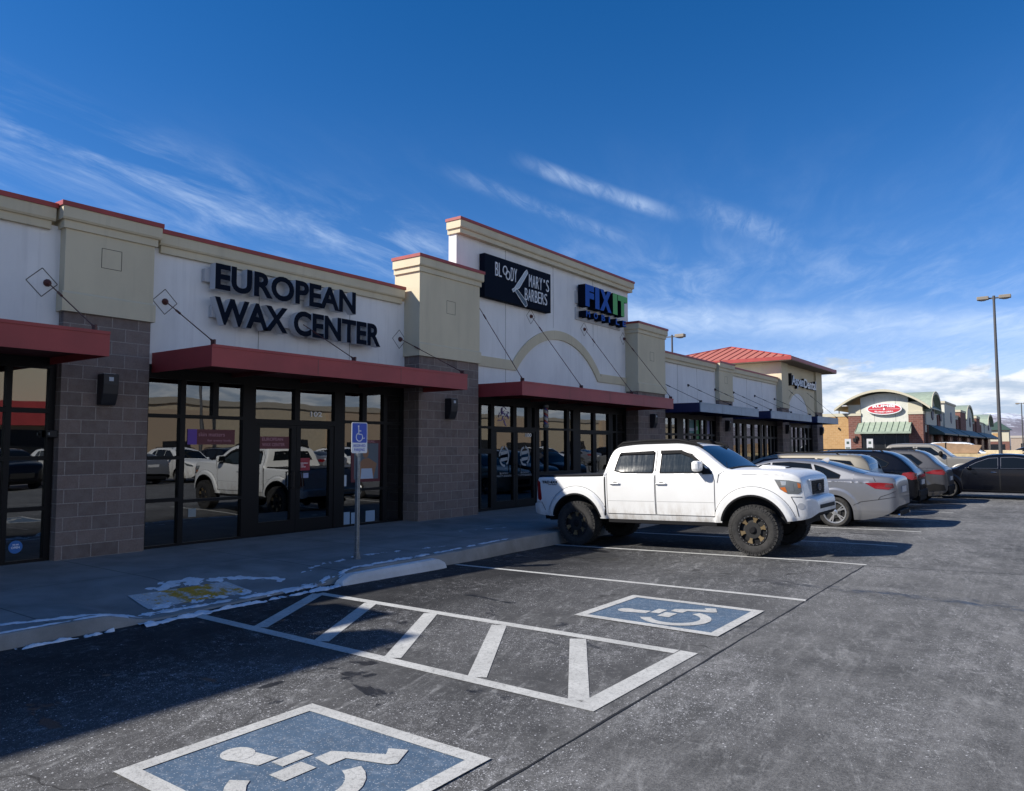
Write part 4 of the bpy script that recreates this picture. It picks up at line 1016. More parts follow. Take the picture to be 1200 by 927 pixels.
def ringarc(mb, yc, zc, ro, ri, a0, a1, x0, x1, N=18):
    for i in range(N):
        a, b = a0+(a1-a0)*i/N, a0+(a1-a0)*(i+1)/N
        mb.prism([(yc+ro*cos(a), zc+ro*sin(a)), (yc+ro*cos(b), zc+ro*sin(b)), (yc+ri*cos(b), zc+ri*sin(b)), (yc+ri*cos(a), zc+ri*sin(a))], x0, x1)
x0, x1 = px+.0012, px+.0022
ringarc(mb, cx, cz, .068, .054, radians(115), radians(385), x0, x1)
mb.prism([(cx-.018+.014*cos(k*pi/6), cz+.158+.014*sin(k*pi/6)) for k in range(12)], x0, x1)
for q in ([(-.026, .145), (-.008, .145), (-.004, .045), (-.02, .045)], [(-.018, .098), (.036, .095), (.036, .083), (-.014, .084)], [(-.02, .050), (.05, .046), (.05, .034), (-.018, .034)], [(.040, .046), (.052, .046), (.078, -.022), (.064, -.026)], [(.064, -.026), (.082, -.018), (.104, -.006), (.104, -.020)]):
    mb.prism([(cx+a, cz+b) for a, b in q], x0+.0002, x1+.0002)
mb.build('wheelchair_emblem', whitep, pl)
mb = MB(); text_on(mb, 'RESERVED', facing(sy-.115, Z0+.088, px), .23, .040, .015, .0012); text_on(mb, 'PARKING', facing(sy-.10, Z0+.030, px), .20, .040, .015, .0012)
mb.build('lettering', signblue, pl, fix=False)
for z in (Z0+.02, Z1-.03): MB().lathe([(.007, 0), (.006, .005), (.0, .006)], 8, (px+.001, sy, z), 'x').build('bolt', galv, pl)

# lot lamps ----------------------------------------------------------------
def lot_lamp(x, y, h, label, heads=(1, -1), r=.10, hs=1.0, grp='tall lamps around the car park', rot=0):
    t = local_thing('street_lamp', label, 'street lamp', (x, y, gh(x, y)), (0, 0, rot), grp)
    MB().lathe([(r, .6), (r*.62, h)], 12).build('pole', steelgrey, t, smooth=True)
    MB().lathe([(.0, .62), (.28, .62), (.28, .0)], 16).build('footing', kerbm, t, smooth=True, angle=30)
    MB().box(-.55*hs, .55*hs, -.03, .03, h-.12, h-.04).lathe([(.07, h-.2), (.07, h+.05), (0, h+.06)], 8).build('arm', steelgrey, t)
    for s in heads:
        a = MB(); a.box(*sorted((s*.30*hs, s*1.02*hs)), -.22*hs, .22*hs, h-.18*hs, h+.06*hs)
        hd = a.build('lamp_head', headbox, t, bevel=.03)
        MB().ell((s*.68*hs, 0, h-.19*hs), .26*hs, .17*hs, .07*hs).build('lens', pmat('lamp_lens', (.25, .24, .22), .2), hd, smooth=True)
    return t
lot_lamp(-2.92, 50, 10.15, 'tall double-headed lamp rising behind the parked cars on the right', hs=.80, rot=radians(0))
lot_lamp(-6.9, 185, 10.5, 'small distant double-headed lamp in front of the mountains', r=.14)
lot_lamp(-22.4, 50, 9.75, 'lamp with one box head showing above the shop roof', heads=(1,), hs=.95)
lot_lamp(-24.2, 107, 6.95, 'small lamp standing behind the tan wall left of the arched building', heads=(1,), hs=.9)
lot_lamp(13.0, 22.5, 9.8, 'lamp across the aisle, seen only as a reflection in the shop glass')
# ---------------------------------------------------------------- far building with the arched roof
def f_brick(c1, c2, mo, w, h):
    def f(t, b, g, o):
        x, y, z = t.sep(g); br = t.new('ShaderNodeTexBrick'); br.offset = .5
        t.l.new(t.comb(t.m('ADD', x, y), z, 0), br.inputs['Vector'])
        for k, v in (('Scale', 1), ('Mortar Size', .012), ('Mortar Smooth', .3), ('Brick Width', w), ('Row Height', h)): br.inputs[k].default_value = v
        br.inputs['Color1'].default_value = (*c1, 1); br.inputs['Color2'].default_value = (*c2, 1); br.inputs['Mortar'].default_value = (*mo, 1)
        c = t.mix(t.ramp(t.noise(g, 3, 5, .65), .3, .7, 0, .35), br.outputs['Color'], tuple(k*.6 for k in c1)); t.l.new(c, b.inputs['Base Color'])
    return f
brick = pmat('red_brick', (.2, .08, .06), .9, fn=f_brick((.20, .080, .058), (.135, .055, .042), (.25, .19, .16), .42, .2))
tanb = pmat('tan_block', (.42, .26, .11), .9, fn=f_brick((.47, .285, .12), (.40, .235, .095), (.5, .36, .2), .42, .2))
pale = pmat('pale_panel', (.55, .55, .48), .9, var=.06); yellowst = pmat('yellow_stucco', (.50, .465, .35), .9)
greenm = pmat('green_awning', (.27, .325, .25), .5, var=.12); greend = pmat('green_dark', (.045, .075, .06), .5); darkg = pmat('shop_dark', (.012, .013, .014), .25)
Y = 88.
R_ = thing('restaurant_building', 'brick restaurant block with shallow arched roof and green awnings beyond the cars', 'restaurant', (-15, 88, 0))
def Q(n, m, *a): return box(n, m, R_, *a)
Q('tan_wall', tanb, -34, -18.96, Y+1.2, Y+1.6, 0, 5.0); Q('wall_cap', yellowst, -34, -18.98, Y+1.15, Y+1.65, 5.0, 5.35)
Q('brick_pier', brick, -18.96, -17.7, Y-.1, Y+.9, 0, 5.0); Q('brick_pier', brick, -13.1, -11.76, Y-.1, Y+1.2, 0, 5.05)
Q('pier_cap', yellowst, -19.02, -17.66, Y-.16, Y+.9, 5.0, 5.3); Q('pier_cap', yellowst, -13.15, -11.70, Y-.16, Y+1.2, 5.05, 5.35)
Q('pier_upper', yellowst, -13.1, -11.78, Y-.05, Y+1, 5.35, 6.35); Q('pier_upper', yellowst, -18.94, -17.72, Y-.05, Y+1, 5.3, 6.2)
mb = MB(); xa, xb = -17.7, -13.1
def arcz(x): return 7.35-1.45*((x+15.4)/4.2)**2
pts = [(xa+(xb-xa)*i/12, arcz(xa+(xb-xa)*i/12)) for i in range(13)]
mb.prism([(xb, 3.2), (xa, 3.2)]+pts, Y+.0, Y+.4, 'y'); mb.build('front_panel', pale, R_)
for x in (-16.35, -14.3): Q('panel_joint', groove, x-.012, x+.012, Y-.006, Y+.001, 4.3, 6.9)
def arch_roof(x0, x1, y0, y1, top, drop, name='arched_roof', th=.24, mat=None):
    """shallow barrel over x, running along y"""
    mb = MB(); xc, hw = (x0+x1)/2, (x1-x0)/2; N = 20
    up = [(x0+(x1-x0)*i/N, top-drop*((x0+(x1-x0)*i/N-xc)/hw)**2) for i in range(N+1)]
    lo = [(x, z-th) for x, z in up][::-1]
    mb.prism(up+lo, y0, y1, 'y'); return mb.build(name, mat or yellowst, R_)
r1 = arch_roof(-20.2, -10.95, Y-1.0, Y-.6, 7.72, 1.95); arch_roof(-20.1, -11.05, Y-.6, Y+8, 7.66, 1.93, 'arched_roof', .12, greenm)
mb = MB(); N = 9
for i in range(N+1):
    x = -17.95+5.15*i/N; mb.tube([(x, Y-.02, 4.32), (x-.12, Y-1.15, 3.28)], .03, 4)
aw = MB().add([(-17.95, Y-.02, 4.28), (-12.85, Y-.02, 4.28), (-12.75, Y-1.15, 3.25), (-18.15, Y-1.15, 3.25), (-18.15, Y-1.15, 3.05), (-12.75, Y-1.15, 3.05), (-17.95, Y-.02, 3.25), (-12.85, Y-.02, 3.25)], [(0, 1, 2, 3), (3, 2, 5, 4), (0, 3, 4, 6), (1, 7, 5, 2), (6, 4, 5, 7)]).build('awning', greenm, R_)
mb.build('awning_rib', greend, aw)
Q('shopfront', darkg, -17.7, -13.1, Y+.02, Y+.3, 0, 3.2)
for x in (-17.2, -16.5, -15.4, -14.3, -13.5): Q('door_mullion', pmat('mull', (.08, .08, .08), .5), x-.03, x+.03, Y-.02, Y+.02, 0, 3.1)
# the long east side, awnings and small gables
XE = -11.78
Q('side_wall', pale, XE-.4, XE, Y+1.2, 178, 3.2, 5.6); Q('side_cap', yellowst, XE-.45, XE+.06, Y+1.2, 178, 5.6, 5.85)
Q('side_shopfront', darkg, XE-.5, XE-.25, Y+1.2, 178, 0, 3.2)
for y0 in (90.5, 98.5, 107, 117, 127.5, 140, 152, 165): Q('brick_pier', brick, XE-.4, XE+.12, y0, y0+2.2, 0, 5.3)
Q('brick_pier', brick, XE-.5, XE+.3, 120, 127, 3.0, 6.4); Q('pier_cap', yellowst, XE-.5, XE+.36, 119.9, 127.1, 6.4, 6.7)
Q('brick_pier', brick, XE-.5, XE+.3, 143, 149, 3.0, 6.2); Q('pier_cap', yellowst, XE-.5, XE+.36, 142.9, 149.1, 6.2, 6.6)
def side_arch(y0, y1, top, drop, zb, out=1.0):
    mb = MB(); N = 16; yc, hw = (y0+y1)/2, (y1-y0)/2
    up = [(y0+(y1-y0)*i/N, top-drop*(1-sqrt(max(0, 1-((y0+(y1-y0)*i/N-yc)/hw)**2)))) for i in range(N+1)]
    mb.prism(up+[(y, z-.28) for y, z in up][::-1], XE-6, XE+out, 'x'); o = mb.build('barrel_roof', greenm, R_)
    mb = MB(); mb.prism([(y, z+.012) for y, z in up]+[(y, z-.3) for y, z in up][::-1], XE+out, XE+out+.06, 'x'); mb.build('roof_edge', yellowst, o)
    MB().prism([(y0+.3, zb)]+[(y, z-.28) for y, z in up[1:-1]]+[(y1-.3, zb)], XE-.3, XE+.15, 'x').build('gable_panel', pale, R_)
side_arch(88.9, 96.5, 7.6, 2.0, 4.0, .7); side_arch(128, 138.5, 7.9, 2.2, 4.0, .3); side_arch(160, 173, 7.6, 1.9, 4.0, .7)
Q('blade_parapet', pale, XE-.3, XE+.2, 104, 115, 3.8, 6.9); Q('pier_cap', yellowst, XE-.35, XE+.3, 103.8, 115.2, 6.9, 7.15)
for y0, y1 in ((91, 103), (104, 115.5), (117, 141), (144, 176)):
    MB().add([(XE, y0, 4.1), (XE, y1, 4.1), (XE+1.6, y1, 3.1), (XE+1.6, y0, 3.1), (XE+1.6, y1, 2.95), (XE+1.6, y0, 2.95), (XE, y0, 3.0), (XE, y1, 3.0)], [(0, 1, 2, 3), (3, 2, 4, 5), (0, 3, 5, 6), (1, 7, 4, 2), (6, 5, 4, 7)]).build('side_awning', greend, R_)
for y0 in (92.5, 99.3, 109, 133, 167): MB().ell((XE+.22, y0+1.2, 5.3), .06, .9, .75).build('side_sign', pmat('side_sign_navy', (.02, .03, .08), .5), R_, smooth=True)
Q('rear_block', tanb, -34, XE-.5, Y+2, 178, 0, 4.9)
mb = MB(); mb.box(-20.3, -20.2, Y+1.0, Y+1.2, 3.6, 3.8).build('floodlight', blackm, R_); MB().box(-18.5, -18.2, Y-.32, Y-.1, 2.2, 2.6).build('wall_light', blackm, R_)
Q('wall_light', blackm, -18.3, -18.05, Y-.28, Y-.1, 2.5, 2.8)
box('snow_patch', snow, R_, -19.8, -18.9, Y-.95, Y+.8, 6.05, 6.12)
# oval sign
t = thing('oval_sign', 'red oval RUMBI ISLAND GRILL sign on the arched front', 'sign', (-15.4, 87.9, 5.6))
def oval(rx, rz, y0, y1, m, n):
    N = 40; return MB().prism([(-15.35+rx*cos(2*pi*i/N), 5.66+rz*sin(2*pi*i/N)) for i in range(N)], y0, y1, 'y').build(n, m, t)
oval(1.72, .62, Y-.32, Y-.02, letret, 'sign_can'); oval(1.70, .60, Y-.345, Y-.322, whitep, 'white_rim'); oval(1.58, .50, Y-.36, Y-.347, pmat('sign_red', (.50, .03, .045), .5), 'red_face')
fr_ = ((-16.85, Y-.362, 5.76), (1, 0, 0), (0, 0, 1), (0, -1, 0))
mb = MB(); text_on(mb, 'RUMBI', ((-16.45, Y-.362, 5.79), (1, 0, 0), (0, 0, 1), (0, -1, 0)), 2.15, .26, .04, .02, curve=lambda q: .06*(1-(2*q-1)**2)); text_on(mb, 'ISLAND GRILL', ((-16.25, Y-.362, 5.30), (1, 0, 0), (0, 0, 1), (0, -1, 0)), 1.8, .16, .03, .02, curve=lambda q: -.05*(1-(2*q-1)**2)+.03)
mb.box(-16.85, -15.55, Y-.375, Y-.361, 5.63, 5.655); mb.box(-15.15, -13.85, Y-.375, Y-.361, 5.63, 5.655)
mb.prism([(-15.35+.11*cos(2*pi*i/12), 5.645+.11*sin(2*pi*i/12)) for i in range(12)], Y-.376, Y-.361, 'y')
mb.build('lettering', whitep, t, fix=False)
for x, l in ((-17.35, 'left'), (-15.35, 'middle')):
    t = thing('small_sign', 'small white parking notice on a post before the restaurant, %s one' % l, 'sign', (x, 80, 0))
    MB().tube([(x, 80, 0), (x, 80, 2.3)], .03, 6).build('post', galv, t); MB().box(x-.28, x+.28, 79.93, 79.96, 1.35, 2.45).build('plate', pmat('dim_white', (.5, .5, .5), .6), t); MB().box(x-.12, x+.12, 79.92, 79.929, 1.95, 2.2).build('symbol', greend, t)
    MB().box(x-.2, x+.2, 79.92, 79.929, 1.5, 1.62).build('text_bar', greend, t)

# distant orange tower house, long wall, reddish block at the right edge
t = thing('corner_building', 'small yellow and brick tower building with dark pyramid roof, far down the lot', 'building', (-16, 262, 0))
box('wall', yellowst, t, -18.5, -13.0, 260, 266, 0, 6.3); box('brick_base', brick, t, -18.6, -12.9, 259.9, 260, 0, 3.0)
MB().add([(-19.2, 259.3, 6.3), (-12.3, 259.3, 6.3), (-12.3, 266.7, 6.3), (-19.2, 266.7, 6.3), (-15.8, 263, 9.0)], [(0, 1, 4), (1, 2, 4), (2, 3, 4), (3, 0, 4), (0, 3, 2, 1)]).build('roof', greend, t)
box('sign_plate', tanb, t, -17, -15, 259.85, 259.89, 4.2, 5.4); box('lower_wing', tanb, t, -26, -18.6, 262, 268, 0, 4.6); box('front_window', darkg, t, -17.6, -14, 259.86, 259.89, .3, 2.2)
t = thing('store_building', 'long pale tan store wall in front of the mountains', 'store', (0, 330, 0))
box('wall', pmat('far_tan', (.35, .28, .22), .9, var=.1), t, -16, 60, 330, 350, 0, 5.2); box('parapet_band', pmat('far_band', (.42, .38, .33), .9), t, -16.2, 60.2, 329.8, 330, 4.6, 5.4)
for i in range(6): box('opening', darkg, t, -13+i*8, -10+i*8, 329.85, 329.99, 0, 2.6)
t = thing('brick_pillar_sign', 'reddish brick building corner at the right edge of the picture', 'building', (-1, 190, 0))
box('wall', brick, t, -1.6, 8, 190, 200, 0, 7.4); box('parapet_band', yellowst, t, -1.7, 8.1, 189.9, 190, 6.9, 7.6); box('window', darkg, t, 0, 4, 189.9, 189.99, .5, 2.6)

# mountains with snow
def f_mtn(t, b, g, o):
    x, y, z = t.sep(g); n = t.noise(t.vmul(g, (.01, .01, .03)), 1.4, 9, .72, .4); n2 = t.noise(t.vmul(g, (.003, .003, .006)), 2, 5, .6)
    k = t.m('ADD', t.m('MULTIPLY', z, .0075), t.m('MULTIPLY', t.m('SUBTRACT', n, .5), 3.2))
    c = t.mix(t.ramp(k, .75, 1.5), (.17, .16, .19), (.62, .66, .74)); c = t.mix(t.ramp(n2, .4, .6, 0, .25), c, (.25, .25, .30)); t.l.new(c, b.inputs['Base Color'])  # distance haze is put into the rock and snow colours as blue-grey
mtn = pmat('mountain_rock_snow', (.3, .3, .35), 1, spec=.1, fn=f_mtn)
from mathutils import noise as mn
mb = MB(); NX, NY = 130, 26
for j in range(NY+1):
    for i in range(NX+1):
        x = -3600+i*55; y = 4300+j*70; q = j/NY
        env = sin(pi*min(1, q*1.0))**.8; far = sm((x+700)/900)
        z = env*(90+150*(.5+.5*mn.fractal(Vector((x*.0011, y*.0011, 3)), 1.0, 2.0, 6)))*(.55+.45*far)+env*95*math.exp(-((x+330)/170)**2)+(mn.fractal(Vector((x*.006, y*.006, 1)), .9, 2.1, 5))*26*env
        mb.v.append((x, y, max(-2, z-6)))
for j in range(NY):
    for i in range(NX): mb.f.append((j*(NX+1)+i, j*(NX+1)+i+1, (j+1)*(NX+1)+i+1, (j+1)*(NX+1)+i)); mb.mi.append(0)
tag(mb.build('mountains', mtn, smooth=True, angle=180), kind='structure')

# building across the aisle (seen in the shop windows)
t = thing('retail_building', 'long tan retail building across the car park, mirrored in the shop glass', 'retail building', (50, 60, 0))
tw = pmat('tan_stucco', (.36, .30, .21), .9, var=.08); bw = pmat('brown_stucco', (.34, .255, .175), .9)
box('wall', tw, t, 50, 70, 36, 170, 0, 6.6); box('parapet_band', pmat('tan_cap', (.28, .25, .20), .9), t, 49.8, 50, 36, 170, 6.2, 6.8)
for i, (y0, y1) in enumerate(((38, 46), (62, 72), (96, 108), (130, 140))):
    box('brown_bay', bw, t, 49.2, 50, y0, y1, 0, 5.6+i*.4); box('bay_glass', darkg, t, 49.1, 49.19, y0+2.5, y1-2.5, 0, 2.3)
for i in range(10): box('shop_window', darkg, t, 49.9, 49.99, 40+i*13, 46+i*13, .3, 2.7)
t = thing('retail_building', 'tan gabled shop with a red tin awning across the car park', 'shop', (36, 18, 0))
box('wall', pmat('tan_light', (.50, .44, .32), .9), t, 30, 44, 12, 25, 0, 7); box('awning', awning_red, t, 28.6, 30, 12, 25, 3.2, 4.6); box('shop_window', darkg, t, 29.9, 29.99, 13, 24, .3, 2.9)
# ---------------------------------------------------------------- vehicles
def car_paint(name, col, metal=0., rough=.32, dirt=None):
    def f(t, b, g, o):
        x, y, z = t.sep(o)
        n = t.noise(o, 1.8, 5, .6, .3)
        lo = t.m('MULTIPLY', t.ramp(z, .45, .95, 1, 0), t.ramp(t.noise(t.comb(t.m('MULTIPLY', x, 3), y, t.m('MULTIPLY', z, 1.2)), 3.0, 6, .7), .38, .68))
        base = t.mix(t.m('MULTIPLY', lo, (dirt or .35)*(1 if col[1] > .3 else .3 if col[1] > .05 else .0)), col, (.30, .25, .19))
        film = t.m('MULTIPLY', t.ramp(n, .35, .75), .10 if col[1] > .3 else .0 if col[1] < .02 else .01)
        base = t.mix(film, base, (.40, .38, .34)); t.l.new(base, b.inputs['Base Color'])
        t.l.new(t.m('ADD', rough, t.m('ADD', t.m('MULTIPLY', lo, .35 if col[1] > .3 else .08), t.m('MULTIPLY', n, .08))), b.inputs['Roughness'])
        bn = t.new('ShaderNodeBump'); bn.inputs['Strength'].default_value = .03; bn.inputs['Distance'].default_value = .01
        t.l.new(t.noise(o, 5, 2, .5), bn.inputs['Height']); t.l.new(bn.outputs[0], b.inputs['Normal'])
    return pmat(name, col, rough, metal=metal, coat=.35 if col[1] > .02 else .12, spec=.5 if col[1] > .02 else .3, fn=f)
vdark = pmat('underbody_black', (.008, .008, .008), .8)
cglass = pmat('tinted_glass', (.006, .008, .010), .04, spec=.35)
def f_dirtyglass(t, b, g, o):
    x, y, z = t.sep(o)
    n = t.noise(t.comb(t.m('MULTIPLY', x, 14), y, t.m('MULTIPLY', z, 1.0)), 2.2, 6, .7); n2 = t.noise(o, 26, 6, .75)
    k = t.m('MULTIPLY', t.m('MULTIPLY', t.ramp(n, .2, .85), t.ramp(n2, .3, .7, .6, 1)), .13)
    t.l.new(t.mix(k, (.010, .016, .018), (.17, .20, .20)), b.inputs['Base Color']); t.l.new(t.m('ADD', .05, t.m('MULTIPLY', k, .6)), b.inputs['Roughness'])
dglass = pmat('salt_filmed_glass', (.01, .01, .01), .1, spec=.5, fn=f_dirtyglass)
cblack = pmat('trim_black', (.012, .012, .013), .7, spec=.12); chrome = pmat('chrome', (.75, .75, .75), .12, metal=1)
tyrem = pmat('tyre_rubber', (.022, .021, .020), .85, var=.35, vscale=18, bump=.3, bscale=60)
tailred = pmat('tail_light_red', (.20, .006, .010), .15, spec=.6); clearl = pmat('head_light_clear', (.11, .12, .125), .08, spec=.9); amber = pmat('amber_lens', (.45, .12, .02), .15)
reflm = pmat('reflector', (.55, .56, .56), .15, metal=.8)

def pchip(pts):
    xs_ = [p[0] for p in pts]; ys_ = [p[1] for p in pts]; n = len(xs_)
    h = [xs_[i+1]-xs_[i] for i in range(n-1)]; d = [(ys_[i+1]-ys_[i])/h[i] for i in range(n-1)]
    m = [d[0]]+[0 if d[i-1]*d[i] <= 0 else 3*(h[i-1]+h[i])/((2*h[i]+h[i-1])/d[i-1]+(h[i]+2*h[i-1])/d[i]) for i in range(1, n-1)]+[d[-1]]
    def f(x):
        if x <= xs_[0]: return ys_[0]
        if x >= xs_[-1]: return ys_[-1]
        i = max(k for k in range(n-1) if xs_[k] <= x); t = (x-xs_[i])/h[i]
        return ys_[i]*(1+2*t)*(1-t)**2+h[i]*m[i]*t*(1-t)**2+ys_[i+1]*t*t*(3-2*t)+h[i]*m[i+1]*t*t*(t-1)
    return f
class Car:
    """surface |y| = Y(x,z) between a lower and an upper outline; front is +x"""
    def __init__(s, top, bot, plan, belt, arches, tumble=.26, shoulder=.07, crown=.02, flare=0., sill=.55, sillin=.05, bulge=.02, archflat=None):
        s.top, s.bot0, s.plan, s.belt = pchip(top), pchip(bot), pchip(plan), belt
        s.arches, s.tumble, s.sh, s.crown, s.flare, s.sill, s.sillin, s.bulge = arches, tumble, shoulder, crown, flare, sill, sillin, bulge
        s.x0, s.x1 = top[0][0], top[-1][0]
    def bot(s, x):
        z = s.bot0(x)
        for xc, zc, r in s.arches:
            if abs(x-xc) < r: z = max(z, zc+sqrt(r*r-(x-xc)**2))
        return min(z, s.top(x)-.02)
    def Y(s, x, z):
        w = s.plan(x); b = s.belt(x) if callable(s.belt) else s.belt
        if z > b: w -= s.tumble*(z-b)+.03*sm((z-b)/.06)
        else:
            w -= s.bulge*((b-z-.28)/.5)**2
        if z < s.sill: w -= s.sillin*((s.sill-z)/.2)**1.3
        if s.flare:
            for xc, zc, r in s.arches:
                dd = sqrt((x-xc)**2+(z-zc)**2)-r
                if -.03 < dd < .19 and z > zc-.25: w += s.flare*(1-sm((dd-.10)/.06))
        d = s.top(x)-z
        if d < s.sh:
            q = max(0, 1-d/s.sh); w -= s.sh*.9*(1-sqrt(max(0, 1-q*q)))
        return max(.02, w)
    def mesh(s, parent, paint, name='body'):
        X = []; x = s.x0
        while x < s.x1: X.append(x); x += .024
        X.append(s.x1)
        for xc, zc, r in s.arches: X += [xc+k*r*q for k in (-1, 1) for q in (1.0001, .9995, .995, .985, .97, .95)]
        X += [s.x0+e for e in (.004, .012, .024)]+[s.x1-e for e in (.004, .012, .024)]
        X = sorted(set(round(v, 4) for v in X if s.x0 <= v <= s.x1))
        M, K = 40, 6; mb = MB(); rings = []
        for x in X:
            zb, zt = s.bot(x), s.top(x); zs_ = [zb+(zt-zb)*i/M for i in range(M-5)]
            zl = zs_[-1]
            for i in range(1, 7):
                a = i/6; zs_.append(zl+(zt-zl)*(1-(1-a)**1.8))
            ring = [(x, -s.Y(x, z), z) for z in zs_]
            wt = s.Y(x, zt)
            for i in range(1, K): q = -1+2*i/K; ring.append((x, q*wt, zt+s.crown*(1-q*q)))
            ring += [(x, s.Y(x, z), z) for z in reversed(zs_)]
            rings.append(ring)
        n = len(rings[0])
        for r in rings: mb.v += r
        for i in range(len(X)-1):
            for j in range(n-1): mb.f.append((i*n+j, i*n+j+1, (i+1)*n+j+1, (i+1)*n+j)); mb.mi.append(0)
            mb.f.append((i*n+n-1, i*n, (i+1)*n, (i+1)*n+n-1)); mb.mi.append(1)
        mb.f.append(tuple(range(n))); mb.mi.append(0); mb.f.append(tuple((len(X)-1)*n+j for j in range(n))[::-1]); mb.mi.append(0)
        return mb.build(name, [paint, vdark], parent, smooth=True, angle=38)
    def patch(s, name, poly, mat, parent, side=-1, off=.006, th=.012, step=.07, smooth=True, holes=None):
        bm = bmesh.new(); bm.faces.new([bm.verts.new((p[0], p[1], 0)) for p in poly])
        xa, xb = min(p[0] for p in poly), max(p[0] for p in poly); za, zb = min(p[1] for p in poly), max(p[1] for p in poly)
        k = xa+step
        while k < xb: bmesh.ops.bisect_plane(bm, geom=bm.verts[:]+bm.edges[:]+bm.faces[:], plane_co=(k, 0, 0), plane_no=(1, 0, 0)); k += step
        k = za+step
        while k < zb: bmesh.ops.bisect_plane(bm, geom=bm.verts[:]+bm.edges[:]+bm.faces[:], plane_co=(0, k, 0), plane_no=(0, 1, 0)); k += step
        return s._finish(bm, name, mat, parent, lambda x, z: (x, side*(s.Y(x, z)+off), z), lambda x, z: (x, side*(s.Y(x, z)+off-th), z), smooth)
    def _finish(s, bm, name, mat, parent, fo, fi, smooth):
        bm.verts.ensure_lookup_table(); mb = MB(); n = len(bm.verts); bm.verts.index_update()
        uv = [(v.co.x, v.co.y) for v in bm.verts]
        mb.v = [fo(*p) for p in uv]+[fi(*p) for p in uv]
        for f in bm.faces:
            ids = [v.index for v in f.verts]; mb.f.append(tuple(ids)); mb.mi.append(0); mb.f.append(tuple(n+i for i in ids)[::-1]); mb.mi.append(0)
        for e in bm.edges:
            if len(e.link_faces) == 1:
                a, b = e.verts[0].index, e.verts[1].index; mb.f.append((a, b, n+b, n+a)); mb.mi.append(0)
        bm.free(); return mb.build(name, mat, parent, smooth=smooth, angle=30)
    def top_patch(s, name, poly, mat, parent, off=.006, th=.012, step=.08):
        """poly in (x, q) with q = -1..1 across the top strip"""
        bm = bmesh.new(); bm.faces.new([bm.verts.new((p[0], p[1], 0)) for p in poly])
        xa, xb = min(p[0] for p in poly), max(p[0] for p in poly); k = xa+step
        while k < xb: bmesh.ops.bisect_plane(bm, geom=bm.verts[:]+bm.edges[:]+bm.faces[:], plane_co=(k, 0, 0), plane_no=(1, 0, 0)); k += step
        for q in (-.75, -.5, -.25, 0, .25, .5, .75): bmesh.ops.bisect_plane(bm, geom=bm.verts[:]+bm.edges[:]+bm.faces[:], plane_co=(0, q, 0), plane_no=(0, 1, 0))
        def fo(x, q, o=off):
            zt = s.top(x); w = s.Y(x, zt); dz = (s.top(x+.01)-s.top(x-.01))/.02; nl = sqrt(1+dz*dz)
            return (x-dz/nl*o, q*w, zt+s.crown*(1-min(1, q*q))+o/nl)
        return s._finish(bm, name, mat, parent, fo, lambda x, q: fo(x, q, off-th), True)
    def seam(s, pts, parent, side=-1, w=.008, mat=None, name='panel_gap', off=.0055):
        mb = MB()
        for i in range(len(pts)-1):
            a, b = Vector(pts[i]), Vector(pts[i+1]); L = (b-a).length; n_ = max(1, int(L/.06)); d = (b-a)/L; nn_ = Vector((-d.y, d.x))*w/2
            for k in range(n_):
                p, q = a+d*L*k/n_, a+d*L*(k+1)/n_
                vs = []
                for c in (p+nn_, q+nn_, q-nn_, p-nn_): vs.append((c.x, side*(s.Y(c.x, c.y)+off), c.y))
                for c in (p+nn_, q+nn_, q-nn_, p-nn_): vs.append((c.x, side*(s.Y(c.x, c.y)-.006), c.y))
                mb.add(vs, [(0, 1, 2, 3), (7, 6, 5, 4), (0, 4, 5, 1), (2, 6, 7, 3), (1, 5, 6, 2), (3, 7, 4, 0)])
        return mb.build(name, mat or vdark, parent)
RES = {}
